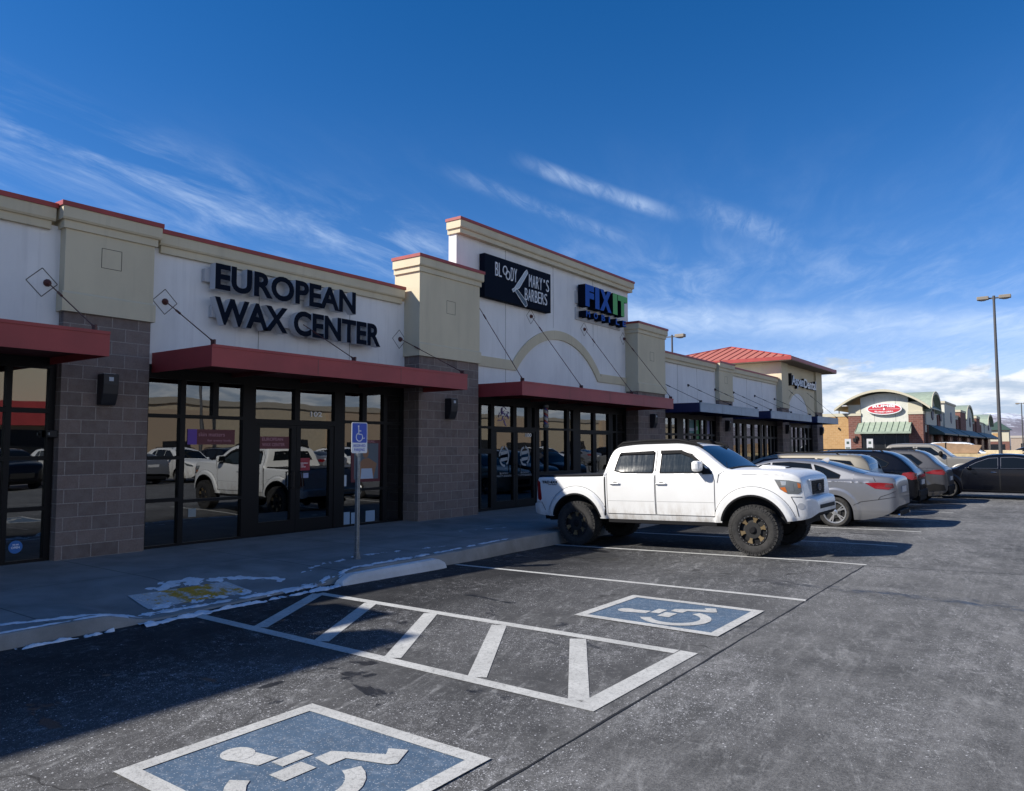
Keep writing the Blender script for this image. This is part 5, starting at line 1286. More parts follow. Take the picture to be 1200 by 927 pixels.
def wheel(parent, x, y, z, R, w, rr, style, rimm, dark=None, face=-1):
    key = (round(R, 3), round(w, 3), style, rimm.name)
    if key not in RES:
        h = MB().lathe([(.001, .01), (rr*.55, .01), (rr*.55, .03), (rr*.9, .05), (rr*.9, w*.9), (.001, w*.9)], 24, ax='y').build('wheel', dark or vdark, None, smooth=True)
        s1 = rr+.012; t = MB()
        prof = [(rr-.012, .022), (rr+.004, .006), (rr+.03, -.006), (rr+(R-rr)*.55, -.014), (R-.035, -.006), (R-.012, .012), (R-.002, .035), (R, w*.5), (R-.002, w-.035), (R-.012, w-.012), (R-.035, w+.006), (rr+.03, w+.006), (rr-.012, w-.02)]
        t.lathe(prof, 56, ax='y')
        if style == 'truck':
            n = 38
            for i in range(n):
                for k, (ya, yb, r0, r1, sh) in enumerate(((-.004, .045, R-.03, R+.007, 0), (.055, .115, R-.01, R+.007, .5), (.125, .175, R-.01, R+.007, 0), (w-.115, w-.055, R-.01, R+.007, .5), (w-.045, w+.004, R-.03, R+.007, 0))):
                    a0 = 2*pi*(i+sh)/n; a1 = a0+2*pi/n*.78; sk = .05*(1 if k % 2 else -1)
                    v = []
                    for rrr in (r0, r1):
                        for aa, yy in ((a0, ya), (a1, ya), (a1+sk, yb), (a0+sk, yb)):
                            v.append((rrr*cos(aa), yy, rrr*sin(aa)))
                    t.add(v, [(0, 1, 2, 3), (7, 6, 5, 4), (0, 4, 5, 1), (1, 5, 6, 2), (2, 6, 7, 3), (3, 7, 4, 0)])
            for i in range(64):      # sidewall blocks
                a0 = 2*pi*i/64; a1 = a0+.055; v = []
                for rrr, yy in ((R-.055, -.012), (R-.02, -.002), (R-.02, .01), (R-.055, .0)):
                    v += [(rrr*cos(a0), yy-.006, rrr*sin(a0)), (rrr*cos(a1), yy-.006, rrr*sin(a1))]
                t.add(v, [(0, 1, 3, 2), (2, 3, 5, 4), (4, 5, 7, 6), (6, 7, 1, 0), (0, 2, 4, 6), (1, 7, 5, 3)])
        ty = t.build('tyre', tyrem, h, smooth=True, angle=32)
        m = MB()
        m.lathe([(rr-.0, .020), (rr+.012, .004), (rr+.004, -.004), (rr-.018, .0), (rr-.03, .035), (rr-.045, .10)], 48, ax='y', m=1 if style == 'truck' else 0)
        def spoke(a, w0, w1, r0, r1, y0, y1, th=.03, mi=0, sk=0):
            ca, sa = cos(a), sin(a); cb, sb = cos(a+sk), sin(a+sk)
            P1 = [(r0*ca-w0*sa, y0, r0*sa+w0*ca), (r0*ca+w0*sa, y0, r0*sa-w0*ca), (r1*cb+w1*sb, y1, r1*sb-w1*cb), (r1*cb-w1*sb, y1, r1*sb+w1*cb)]
            m.add(P1+[(p[0], p[1]+th, p[2]) for p in P1], [(0, 1, 2, 3), (7, 6, 5, 4), (0, 4, 5, 1), (1, 5, 6, 2), (2, 6, 7, 3), (3, 7, 4, 0)], mi)
        if style == 'truck':
            for i in range(6):
                a = 2*pi*i/6+pi/6
                spoke(a, .028, .022, .05, rr-.075, .016, .010, .035); spoke(a, .022, .048, rr-.078, rr-.022, .010, .004, .03)
            m.lathe([(.001, -.012), (.046, -.012), (.052, .0), (.066, .012), (.07, .05)], 24, ax='y', m=1); m.lathe([(.001, -.02), (.035, -.02), (.035, -.012)], 16, ax='y', m=1)
            m.lathe([(rr-.024, .002), (rr-.024, -.006), (rr+.004, -.006), (rr+.004, .004)], 48, ax='y', m=1)
            for i in range(24):
                a = 2*pi*i/24; m.lathe([(.0065, -.012), (.0065, -.006)], 6, ((rr-.010)*cos(a), 0, (rr-.010)*sin(a)), 'y', 2); m.add([((rr-.010)*cos(a)+.0065*cos(k), -.012, (rr-.010)*sin(a)+.0065*sin(k)) for k in [2*pi*q/6 for q in range(6)]], [(0, 1, 2, 3, 4, 5)], 2)
            mats_ = [rimm, cblack, reflm]
        else:
            k = {'ten': 5, 'five': 5, 'seven': 7, 'multi': 9}[style]
            for i in range(k):
                a = 2*pi*i/k+.3
                if style == 'ten': spoke(a, .016, .011, .055, rr-.012, .008, -.0, .03, 0, .13); spoke(a, .016, .020, .055, rr-.012, .008, -.0, .03, 0, -.16)
                elif style == 'five': spoke(a, .04, .055, .05, rr-.012, .008, .0, .03)
                else: spoke(a, .020, .028, .05, rr-.012, .008, .0, .03)
            m.lathe([(.001, .0), (.03, .0), (.062, .010), (.066, .05)], 20, ax='y')
            mats_ = [rimm, cblack, reflm]
        rm = m.build('rim', mats_, h, smooth=True, angle=30)
        RES[key] = (h, ty, rm)
        o = h
    else:
        h, ty, rm = RES[key]; o = h.copy(); COL.objects.link(o)
        for ch in (ty, rm): c = ch.copy(); COL.objects.link(c); c.parent = o
    o.parent = parent; o.location = (x, y, z); o.rotation_euler = (0, .35*(x+y), 0) if face < 0 else (0, .2*x, pi)
    return o
def wheels(t, xs_, yo, R, w, rr, style, rimm, z=None):
    for x in xs_:
        for s in (-1, 1): wheel(t, x, s*yo, R if z is None else z, R, w, rr, style, rimm, face=s)
def handle(c, t, x, z, side, mat, L=.2):
    y = c.Y(x, z); mb = MB()
    mb.tube([(x-L/2, side*(y+.006), z), (x-L/2+.02, side*(y+.028), z+.006), (x+L/2-.02, side*(y+.028), z+.006), (x+L/2, side*(y+.006), z)], .013, 8)
    mb.ell((x+.0, side*(y-.002), z+.012), .075, .008, .028, m=1)
    return mb.build('handle', [mat, vdark], t, smooth=True)
def mirror(t, x, y, z, side, mat, sx=.12, sz=.10, sy=.13):
    mb = MB(); mb.ell((x, side*(y+.15), z), sx*.62, sy, sz, 16, 10); mb.tube([(x, side*(y-.01), z-.05), (x, side*(y+.09), z-.03)], .03, 8, m=1)
    return mb.build('side_mirror', [mat, cblack], t, smooth=True)

# --- the white pickup ------------------------------------------------------
white_p = car_paint('white_paint', (.70, .70, .685), rough=.3, dirt=.6)
def pickup():
    t = local_thing('pickup_truck', 'lifted white crew cab pickup with bronze wheels, backed up to the kerb', 'pickup truck', (-5.78, 13.16, -.036), (0, radians(-1.35), 0))
    top = [(-2.70, .72), (-2.695, .745), (-2.60, .76), (-2.555, 1.20), (-2.54, 1.25), (-1.6, 1.262), (-1.085, 1.27), (-1.055, 1.40), (-.98, 1.66), (-.93, 1.745), (-.82, 1.80), (-.3, 1.835), (.25, 1.835), (.60, 1.785), (.80, 1.685), (1.06, 1.50), (1.24, 1.385), (1.30, 1.372), (1.7, 1.365), (2.05, 1.35), (2.28, 1.30), (2.39, 1.24), (2.43, 1.18), (2.45, .93), (2.53, .915), (2.58, .88), (2.60, .80)]
    bot = [(-2.70, .60), (-2.6, .55), (-2.3, .52), (-1.0, .50), (1.0, .50), (2.3, .56), (2.5, .60), (2.60, .68)]
    plan = [(-2.70, .78), (-2.66, .84), (-2.5, .895), (-2.0, .915), (0, .925), (1.6, .915), (2.08, .895), (2.28, .86), (2.43, .79), (2.53, .69), (2.60, .55)]
    c = Car(top, bot, plan, lambda x: 1.30, [(-1.665, .42, .515), (1.665, .42, .525)], tumble=.36, shoulder=.045, crown=.025, flare=.05, sill=.62, sillin=.04, bulge=.03)
    body = c.mesh(t, white_p)
    for s in (-1, 1):
        # doors with gaps and windows
        fd = [(-.03, .60), (-.03, 1.72), (.46, 1.72), (.70, 1.60), (1.0, 1.34), (1.04, 1.20), (1.03, .60)]; rd = [(-1.0, 1.0), (-1.0, .60), (-.05, .60), (-.05, 1.72), (-.78, 1.72), (-.94, 1.55), (-1.0, 1.30)]
        dd = []
        for nm, P_ in (('front', fd), ('rear', rd)):
            d_ = c.patch('door', P_, white_p, t, s, .004, .012); dd.append(d_); c.seam(P_+[P_[0]], d_, s, .008)
            c.seam([(min(p[0] for p in P_)+.02, .83), (max(p[0] for p in P_)-.02, .83)], d_, s, .010, pmat('crease_shadow', (.42, .42, .41), .5), 'crease', .0052)
        c.patch('window', [(.05, 1.335), (.05, 1.690), (.40, 1.690), (.56, 1.635), (.90, 1.37), (.90, 1.335)], dglass, dd[0], s, .009, .006)
        c.patch('window', [(-.86, 1.37), (-.83, 1.355), (-.70, 1.345), (-.12, 1.335), (-.09, 1.36), (-.09, 1.690), (-.74, 1.690), (-.80, 1.62)], dglass, dd[1], s, .009, .006)
        for k, P_ in ((0, [(.05, 1.335), (.05, 1.690), (.40, 1.690), (.56, 1.635), (.90, 1.37), (.90, 1.335), (.05, 1.335)]), (1, [(-.86, 1.37), (-.70, 1.34), (-.09, 1.335), (-.09, 1.690), (-.74, 1.690), (-.80, 1.62), (-.86, 1.37)])): c.seam(P_, dd[k], s, .022, cblack, 'window_seal', .012)
        c.patch('window_visor', [(.03, 1.66), (.03, 1.715), (.42, 1.715), (.62, 1.64), (.86, 1.46), (.82, 1.455), (.58, 1.60), (.40, 1.665)], cblack, dd[0], s, .034, .012)
        c.patch('window_visor', [(-.80, 1.64), (-.76, 1.70), (-.10, 1.715), (-.10, 1.665), (-.74, 1.66)], cblack, dd[1], s, .034, .012)
        handle(c, dd[0], .08, 1.135, s, white_p); handle(c, dd[1], -.83, 1.135, s, white_p)
        ym = c.Y(.8, 1.36); mm = MB().box(.72, .86, s*(ym+.03), s*(ym+.27), 1.35, 1.53).build('side_mirror', white_p, t, bevel=.05); MB().box(.715, .72, s*(ym+.05), s*(ym+.25), 1.37, 1.51).build('mirror_glass', cglass, mm); MB().tube([(.82, s*(ym-.02), 1.38), (.80, s*(ym+.06), 1.40)], .03, 8).build('mirror_arm', cblack, mm)
        c.patch('mirror_base', [(.84, 1.30), (.80, 1.40), (.92, 1.40), (1.02, 1.31)], cblack, t, s, .016, .01)
        # lamps
        hl = c.patch('headlight', [(2.03, 1.215), (2.25, 1.20), (2.41, 1.165), (2.42, 1.02), (2.38, .985), (2.22, .99), (2.11, 1.06)], clearl, t, s, .006, .02, .04)
        c.patch('amber_lens', [(2.11, 1.085), (2.19, 1.095), (2.22, 1.01), (2.17, 1.02)], amber, hl, s, .010, .004, .03)
        c.patch('reflector', [(2.12, 1.19), (2.21, 1.185), (2.20, 1.12), (2.14, 1.12)], reflm, hl, s, .009, .003, .03)
        c.patch('reflector', [(2.25, 1.17), (2.31, 1.15), (2.32, 1.03), (2.26, 1.02)], pmat('lamp_grey', (.12, .13, .14), .2), hl, s, .009, .003, .03)
        c.patch('amber_lens', [(2.365, 1.16), (2.41, 1.14), (2.41, 1.08), (2.375, 1.08)], amber, hl, s, .010, .004, .03)
        c.patch('tail_light', [(-2.592, .87), (-2.50, .80), (-2.46, .84), (-2.49, 1.16), (-2.54, 1.20), (-2.575, 1.15)], tailred, t, s, .008, .02, .04)
        # flare edges, fender seams
        for xc, zc, r in c.arches:
            A = [radians(a) for a in range(-6, 187, 6)]
            c.seam([(xc+(r+.155)*cos(a), zc+(r+.155)*sin(a)) for a in A if zc+(r+.155)*sin(a) > .60], t, s, .006, vdark, 'flare_gap')
            c.seam([(xc+(r+.012)*cos(a), zc+(r+.012)*sin(a)) for a in A if zc+(r+.02)*sin(a) > .5], t, s, .03, cblack, 'arch_lip', .004)
        c.seam([(-1.045, .56), (-1.05, 1.26)], t, s, .025); c.seam([(1.09, 1.16), (1.12, 1.30), (1.20, 1.35)], t, s, .007)
        c.seam([(2.27, .94), (2.335, .80), (2.36, .63)], t, s, .009); c.seam([(2.27, .94), (2.42, .935)], t, s, .008)
        c.seam([(-2.585, .775), (-2.46, .775), (-2.38, .62)], t, s, .008)
        c.patch('fog_recess', [(2.40+.05*cos(k*pi/6), .79+.052*sin(k*pi/6)) for k in range(12)], pmat('recess_white', (.40, .41, .42), .5), t, s, .003, .012, .03)
        mb = MB().box(-1.0, 1.04, s*.86, s*.885, .44, .50); mb.build('rocker_sill', cblack, t)
        for xc, zc, r in c.arches: MB().box(xc-.5, xc+.5, s*.60, s*.64, .5, .92).build('wheel_well', vdark, t)
        if s == -1:
            mb = MB(); xL = -2.43; yy = -(c.Y(-2.2, 1.12)+.006)
            text_on(mb, 'TRD', ((xL, yy, 1.135), (1, 0, 0), (0, 0, 1), (0, -1, 0)), .17, .052, .03, .002); text_on(mb, '4X4', ((xL+.185, yy, 1.135), (1, 0, 0), (0, 0, 1), (0, -1, 0)), .16, .052, .03, .002)
            text_on(mb, 'OFF ROAD', ((xL+.14, yy, 1.105), (1, 0, 0), (0, 0, 1), (0, -1, 0)), .19, .022, .02, .002)
            mb.build('decal_lettering', navy, t, fix=False)
    c.top_patch('windshield', [(.665, -.86), (.665, .86), (1.215, .93), (1.215, -.93)], cglass, t, .006, .012)
    c.top_patch('wiper_cowl', [(1.225, -.9), (1.225, .9), (1.285, .9), (1.285, -.9)], cblack, t, .004, .01)
    c.top_patch('rear_window', [(-1.045, -.8), (-1.045, .8), (-.97, .76), (-.97, -.76)], cglass, t, .006, .012)
    # roof rack and sunroof fairing
    mb = MB()
    for s in (-1, 1):
        mb.tube([(-.92, s*.60, 1.80), (-.80, s*.61, 1.875), (-.3, s*.61, 1.905), (.30, s*.61, 1.90), (.62, s*.61, 1.825), (.74, s*.61, 1.76)], .022, 8)
        mb.prism([(-.90, 1.79), (-.80, 1.865), (-.3, 1.895), (.30, 1.89), (.70, 1.79), (.60, 1.78), (.25, 1.83), (-.3, 1.83), (-.80, 1.80)], s*.60-.02, s*.60+.02, 'y')
    for x in (-.6, -.05, .42): mb.box(x-.03, x+.03, -.60, .60, 1.895, 1.915)
    mb.build('roof_rack', cblack, t, smooth=True)
    MB().box(-2.50, -1.10, -.78, .78, 1.268, 1.292).build('bed_cover', pmat('vinyl_black', (.02, .02, .02), .6), t, bevel=.01)
    MB().tube([(-2.53, -.84, 1.275), (-1.10, -.845, 1.285)], .018, 6).tube([(-2.53, .84, 1.275), (-1.10, .845, 1.285)], .018, 6).build('bed_rail', cblack, t, smooth=True)
    # hood scoop, antenna, grille, bumper
    sc = MB(); sc.add([(1.55, -.2, 1.39), (1.55, .2, 1.39), (2.02, .17, 1.36), (2.02, -.17, 1.36), (1.62, -.16, 1.435), (1.62, .16, 1.435), (1.98, .14, 1.40), (1.98, -.14, 1.40)], [(0, 1, 5, 4), (1, 2, 6, 5), (2, 3, 7, 6), (3, 0, 4, 7), (4, 5, 6, 7)])
    sc = sc.build('hood_scoop', white_p, t, bevel=.012); MB().box(1.975, 2.008, -.13, .13, 1.372, 1.396).build('scoop_mouth', vdark, sc)
    MB().tube([(1.22, -.74, 1.34), (1.20, -.745, 1.50)], .004, 5).lathe([(.015, 1.30), (.012, 1.35), (.003, 1.36)], 8, (1.22, -.74, 0)).build('antenna', cblack, t)
    gf = MB().prism([(-.46, 1.20), (.46, 1.20), (.42, .925), (-.42, .925)], 2.425, 2.462, 'x').build('grille_surround', white_p, t, bevel=.01)
    MB().prism([(-.38, 1.175), (.38, 1.175), (.35, .955), (-.35, .955)], 2.4625, 2.47, 'x').build('grille_mesh', vdark, gf)
    mb = MB()
    for z in (1.0, 1.045, 1.09, 1.13): mb.box(2.47, 2.478, -.345, .345, z-.006, z+.006)
    mb.build('grille_bar', cblack, gf)
    mb = MB(); N = 20
    def ring_(ry, rz, w_, cy=0, cz=1.065):
        for i in range(N):
            a, b = 2*pi*i/N, 2*pi*(i+1)/N
            mb.prism([(cy+ry*cos(a), cz+rz*sin(a)), (cy+ry*cos(b), cz+rz*sin(b)), (cy+(ry-w_)*cos(b), cz+(rz-w_)*sin(b)), (cy+(ry-w_)*cos(a), cz+(rz-w_)*sin(a))], 2.479, 2.495, 'x')
    ring_(.085, .058, .012); ring_(.03, .055, .01); ring_(.06, .022, .009, 0, 1.095); mb.build('badge', pmat('badge_grey', (.30, .30, .31), .3, metal=.7), gf)
    MB().box(2.58, 2.608, -.46, .46, .735, .80).build('bumper_intake', vdark, t, bevel=.01)
    MB().box(2.18, 2.36, -.45, .45, .48, .60).build('skid_plate', cblack, t); MB().box(-2.64, -2.35, -.5, .5, .42, .50).build('hitch_bar', cblack, t)
    MB().tube([(-2.2, -.5, .45), (-2.45, -.62, .44)], .03, 8).tube([(-1.665, -.7, .40), (-1.665, .7, .40)], .05, 8).ell((-1.665, 0, .40), .14, .14, .14).tube([(1.665, -.7, .40), (1.665, .7, .40)], .035, 8).box(-1.2, 1.2, -.35, -.25, .38, .50).box(-1.2, 1.2, .25, .35, .38, .50).build('chassis', vdark, t)
    MB().box(-2.555, -2.535, -.72, .72, .80, 1.20).build('tailgate', white_p, t, bevel=.008)
    wheels(t, (-1.665, 1.665), .955, .40, .265, .238, 'truck', pmat('bronze_rim', (.20, .145, .075), .4, metal=.5), z=.40)
    return t
pickup()

def sedan(name, label, loc, rotz, paint, dims, rim='ten', rimm=None, clear=False, group=None, cat='car', trim=None, simple=False):
    """three-box saloon"""
    t = local_thing(name, label, cat, loc, (0, 0, rotz), group)
    hw = dims.get('hw', .925); rimm = rimm or reflm
    top = dims['top']; bot = dims['bot']; xr, xf = dims['ax']; R = dims.get('R', .335)
    plan = dims.get('plan') or [(top[0][0], hw*.74), (top[0][0]+.035, hw*.84), (top[0][0]+.16, hw*.94), (top[0][0]+.5, hw*.99), (top[0][0]+.9, hw), (top[-1][0]-1.2, hw), (top[-1][0]-.45, hw*.93), (top[-1][0]-.15, hw*.78), (top[-1][0], hw*.55)]
    c = Car(top, bot, plan, dims['belt'], [(xr, R, R+.045), (xf, R, R+.045)], tumble=dims.get('tumble', .5), shoulder=dims.get('sh', .045), crown=.03, flare=dims.get('flare', .012), sill=.42, sillin=.05, bulge=.025)
    c.mesh(t, paint)
    for s in (-1, 1):
        for P_ in dims['doors']:
            d_ = c.patch('door', P_, paint, t, s, .004, .012, .1); c.seam(P_+[P_[0]], d_, s, .008)
            xm = min(p[0] for p in P_)+.16; handle(c, d_, xm, dims.get('hz', .88), s, dims.get('hmat', paint), .17)
        for P_ in dims['windows']:
            w_ = c.patch('window', P_, cglass, t, s, .008, .010, .1); c.seam(P_+[P_[0]], w_, s, .014, trim or cblack, 'window_seal', .011)
        tl = c.patch('tail_light', dims['tail'], tailred, t, s, .010, .02, .05)
        if 'tail2' in dims: c.patch('tail_light_inner', dims['tail2'], pmat('tail_light_dark', (.09, .006, .008), .12, spec=.8), tl, s, .014, .006, .05)
        c.patch('headlight', dims['head'], clearl, t, s, .008, .02, .05)
        mirror(t, dims['mx'], c.Y(dims['mx'], dims['mz']-.05)-.03, dims['mz'], s, paint, .12, .075, .10)
        if 'fuel' in dims and s == -1*dims.get('fside', 1): a, b, d, e = dims['fuel']; c.seam([(a, d), (b, d), (b, e), (a, e), (a, d)], t, s, .006)
        for P_ in dims.get('seams', []): c.seam(P_, t, s, .008)
        for P_ in dims.get('clad', []): c.patch('lower_cladding', P_, cblack, t, s, .012, .02, .08)
    a, b = dims['ws']; c.top_patch('windshield', [(a, -.9), (a, .9), (b, .93), (b, -.93)], cglass, t)
    a, b = dims['rw']; c.top_patch('rear_window', [(a, -.88), (a, .88), (b, .86), (b, -.86)], cglass, t)
    if 'roofrail' in dims:
        a, b, z = dims['roofrail']; mb = MB()
        for s in (-1, 1): MB().tube([(a, s*.56, z-.05), (a+.1, s*.56, z+.01), (b-.1, s*.56, z+.01), (b, s*.56, z-.05)], .018, 6).build('roof_rail', cblack, t, smooth=True)
    if 'roofrail' in dims:
        xs0 = dims['rw'][1]+.02; zt_ = c.top(xs0)+.03
        MB().add([(xs0-.16, -.56, zt_-.035), (xs0-.16, .56, zt_-.035), (xs0+.16, .60, zt_+.0), (xs0+.16, -.60, zt_+.0), (xs0-.16, -.56, zt_-.065), (xs0-.16, .56, zt_-.065), (xs0+.16, .60, zt_-.06), (xs0+.16, -.60, zt_-.06)], [(0, 1, 2, 3), (7, 6, 5, 4), (0, 4, 5, 1), (1, 5, 6, 2), (2, 6, 7, 3), (3, 7, 4, 0)]).build('rear_spoiler', paint, t, bevel=.01)
        MB().box(top[0][0]-.03, top[0][0]+.16, -hw*.80, hw*.80, .40, .60).build('rear_bumper', cblack, t, bevel=.04)
    if 'fin' in dims:
        x, z = dims['fin']; MB().add([(x-.09, -.02, z), (x-.09, .02, z), (x+.12, .012, z), (x+.12, -.012, z), (x-.075, 0, z+.075), (x-.03, 0, z+.07)], [(0, 1, 4), (1, 2, 5, 4), (2, 3, 5), (3, 0, 4, 5)]).build('antenna_fin', paint, t)
    x = top[0][0]; MB().box(x-.012, x+.004, -.26, .26, dims.get('pz', .78), dims.get('pz', .78)+.13).build('licence_plate', pmat('plate_white', (.5, .5, .5), .5), t)
    x = top[0][0]; MB().box(x-.006, x+.2, -.6, .6, .30, .42).build('rear_valance', cblack, t, bevel=.02)
    x = top[-1][0]; MB().box(x-.05, x+.006, -.42, .42, .50, .68).build('grille', vdark, t, bevel=.01)
    if dims.get('ex'): MB().tube([(top[0][0]-.01, -.62, .33), (top[0][0]+.2, -.62, .33)], .035, 8).tube([(top[0][0]-.01, .62, .33), (top[0][0]+.2, .62, .33)], .035, 8).build('exhaust', chrome, t, smooth=True)
    wheels(t, (xr, xf), hw-.02, R, .215, R*.69, rim, rimm)
    return t, c
GROUP = 'vehicles parked nose-in along the shops'
accord = dict(top=[(-2.66, .72), (-2.655, .80), (-2.64, .98), (-2.60, 1.105), (-2.50, 1.135), (-2.2, 1.165), (-1.95, 1.20), (-1.5, 1.325), (-1.0, 1.445), (-.5, 1.485), (-.1, 1.485), (.25, 1.43), (.7, 1.25), (1.15, 1.05), (1.3, 1.01), (1.8, .95), (2.2, .85), (2.38, .72), (2.42, .60)],
    bot=[(-2.66, .52), (-2.55, .40), (-2.3, .28), (-1.9, .20), (-1.2, .19), (1.2, .19), (2.1, .22), (2.42, .32)], ax=(-1.40, 1.43), belt=1.02, hw=.93, tumble=.52,
    doors=[[(.02, .30), (.02, 1.03), (1.02, 1.0), (1.08, .8), (1.02, .30)], [(-1.02, .72), (-.92, .30), (0, .30), (0, 1.03), (-.98, 1.05)]],
    windows=[[(.06, 1.06), (.06, 1.41), (.28, 1.36), (.62, 1.19), (.86, 1.05)], [(-.98, 1.08), (-.86, 1.405), (-.4, 1.44), (0, 1.42), (0, 1.06)], [(-1.06, 1.09), (-.94, 1.39), (-1.15, 1.33), (-1.52, 1.17), (-1.50, 1.10)]],
    tail=[(-2.04, 1.01), (-2.32, 1.025), (-2.58, 1.01), (-2.60, .92), (-2.50, .875), (-2.24, .895)], tail2=[(-2.44, .99), (-2.57, .985), (-2.58, .93), (-2.44, .93)], head=[(2.0, .84), (2.3, .74), (2.34, .68), (2.1, .72)],
    mx=.80, mz=1.07, fuel=(-1.50, -1.28, 1.03, .90), ws=(.30, 1.12), rw=(-1.98, -1.02), fin=(-1.02, 1.47), ex=True, pz=.80, R=.345,
    seams=[[(-2.62, .72), (-2.3, .66), (-1.95, .60), (-1.80, .52)], [(-2.2, 1.13), (-2.25, 1.04)], [(-2.62, .84), (-2.5, .78), (-2.34, .72), (-2.30, .66)]])
silver = car_paint('silver_paint', (.24, .245, .26), metal=.6, rough=.28, dirt=.2)
sedan('sedan', 'silver saloon with ten-spoke wheels parked beside the white pickup', (-5.60, 18.78, -.055), pi, silver, accord, 'ten', pmat('alloy_bright', (.55, .56, .57), .25, metal=.8), group=GROUP)

def suv_dims(L, H, hw, R, rear, belt=1.08, boxy=0., q=None):
    """profile built from the tail (x=-L/2) forward"""
    x = -L/2; b = boxy
    top = [(x, .62), (x+.01, .80), (x+.04, 1.0), (x+.10, 1.10)]+[(x+p, z) for p, z in rear]+[(x+1.7, H), (x+2.5, H-.02), (x+2.95, H-.12), (x+3.5, belt+.14), (x+3.72, belt+.03), (x+4.1, belt-.03), (L/2-.12, .92), (L/2-.03, .80), (L/2, .65)]
    rx, rz = rear[-1]
    return dict(top=top, bot=[(x, .50), (x+.1, .38), (x+.5, .27), (x+1.2, .24), (L/2-1, .24), (L/2-.2, .28), (L/2, .42)], ax=(x+.95, L/2-.92), belt=belt, hw=hw, tumble=.40, R=R, flare=.02,
        doors=[[(.02, .34), (.02, belt+.01), (.98, belt-.01), (1.02, .8), (.98, .34)], [(-.98, .80), (-.80, .34), (0, .34), (0, belt+.01), (-.98, belt+.01)]],
        windows=[[(.06, belt+.035), (.06, H-.11), (.42, H-.14), (.95, belt+.12), (1.0, belt+.035)], [(-.92, belt+.04), (-.90, H-.10), (0, H-.10), (0, belt+.035)], q or [(-1.0, belt+.05), (-.98, H-.11), (x+rx+.02, H-.17), (x+rx-.18, belt+.12), (x+rx+.0, belt+.06)]],
        tail=[(x+.04, 1.06), (x+.04, .90), (x+.16, .88), (x+.42, .98), (x+.36, 1.07), (x+.16, 1.10)], head=[(L/2-.5, .98), (L/2-.14, .88), (L/2-.10, .80), (L/2-.35, .84)], mx=.92, mz=belt+.07, ws=(x+2.98, x+3.64), rw=(x+.14, x+rear[-1][0]-.08),
        roofrail=(x+.9, x+2.7, H+.03), pz=.74, hz=.92, clad=[[(-L/2+.55, .32), (-L/2+.5, .42), (L/2-.5, .42), (L/2-.55, .30)][::1]] if False else [])
gold = car_paint('champagne_paint', (.21, .19, .15), metal=.4, rough=.35)
d_ = suv_dims(4.8, 1.60, .91, .35, [(.22, 1.40), (.38, 1.53), (.60, 1.575)], belt=1.06); d_['fin'] = (-1.2, 1.57)
sedan('suv', 'champagne estate car showing roof and rear window behind the silver saloon', (-6.25, 21.5, -.06), pi, gold, d_, 'seven', group=GROUP, cat='estate car')
blk = car_paint('black_paint', (.003, .0035, .006), rough=.15, dirt=.1)
d_ = suv_dims(4.7, 1.67, .93, .36, [(.20, 1.22), (.55, 1.52), (.80, 1.62), (1.1, 1.66)], belt=1.10, q=[(-.98, 1.14), (-.96, 1.55), (-1.30, 1.50), (-1.62, 1.34), (-1.55, 1.24)])
sedan('suv', 'dark navy SUV with red tail light between the champagne car and the grey SUV', (-5.66, 24.3, -.06), pi, blk, d_, 'multi', group=GROUP, cat='suv')
grey = car_paint('grey_paint', (.065, .065, .070), metal=.4, rough=.3)
d_ = suv_dims(4.6, 1.68, .93, .36, [(.30, 1.25), (.55, 1.50), (.72, 1.60), (1.0, 1.66)], belt=1.08, q=[(-1.0, 1.13), (-.98, 1.56), (-1.30, 1.54), (-1.62, 1.30), (-1.45, 1.16)])
d_['clad'] = [[(-2.24, .45), (-2.20, .62), (-1.95, .66), (-1.72, .60), (-1.78, .42)]]; d_['tail'] = [(-2.24, 1.0), (-2.20, .92), (-1.85, .95), (-1.70, .98), (-1.92, 1.07), (-2.16, 1.09)]
sedan('suv', 'grey SUV with black roof in front of the black saloon', (-5.22, 27.25, -.05), pi, grey, d_, 'multi', group=GROUP, cat='suv')[1].top_patch('roof_panel', [(-1.30, -.97), (-1.30, .97), (.75, .97), (.75, -.97)], cblack, bpy.data.objects['suv.002'], .004, .008)
# black saloon standing with its side to the camera
lin = dict(top=[(-2.55, .66), (-2.54, .95), (-2.45, 1.05), (-2.0, 1.08), (-1.75, 1.12), (-1.2, 1.36), (-.8, 1.455), (-.3, 1.49), (.1, 1.47), (.5, 1.36), (1.05, 1.08), (1.15, 1.03), (1.7, .96), (2.2, .86), (2.38, .74), (2.42, .58)],
    bot=[(-2.55, .48), (-2.4, .34), (-1.2, .23), (1.2, .23), (2.2, .28), (2.42, .40)], ax=(-1.42, 1.43), belt=1.0, hw=.92, tumble=.5,
    doors=[[(-.10, .30), (-.10, 1.0), (.92, .98), (1.0, .75), (.95, .30)], [(-1.10, .70), (-.98, .30), (-.12, .30), (-.12, 1.0), (-1.12, 1.0)]],
    windows=[[(-.06, 1.03), (-.06, 1.38), (.20, 1.36), (.55, 1.22), (.88, 1.03)], [(-1.02, 1.04), (-.90, 1.35), (-.5, 1.40), (-.14, 1.39), (-.14, 1.03)], [(-1.10, 1.05), (-.98, 1.33), (-1.15, 1.26), (-1.48, 1.10), (-1.45, 1.05)]],
    tail=[(-2.52, 1.0), (-2.52, .85), (-2.3, .85), (-2.2, .97)], head=[(1.95, .86), (2.3, .78), (2.34, .66), (2.1, .70)], mx=.74, mz=1.04, ws=(.52, 1.02), rw=(-1.72, -1.15), hmat=chrome, hz=.90, R=.34)
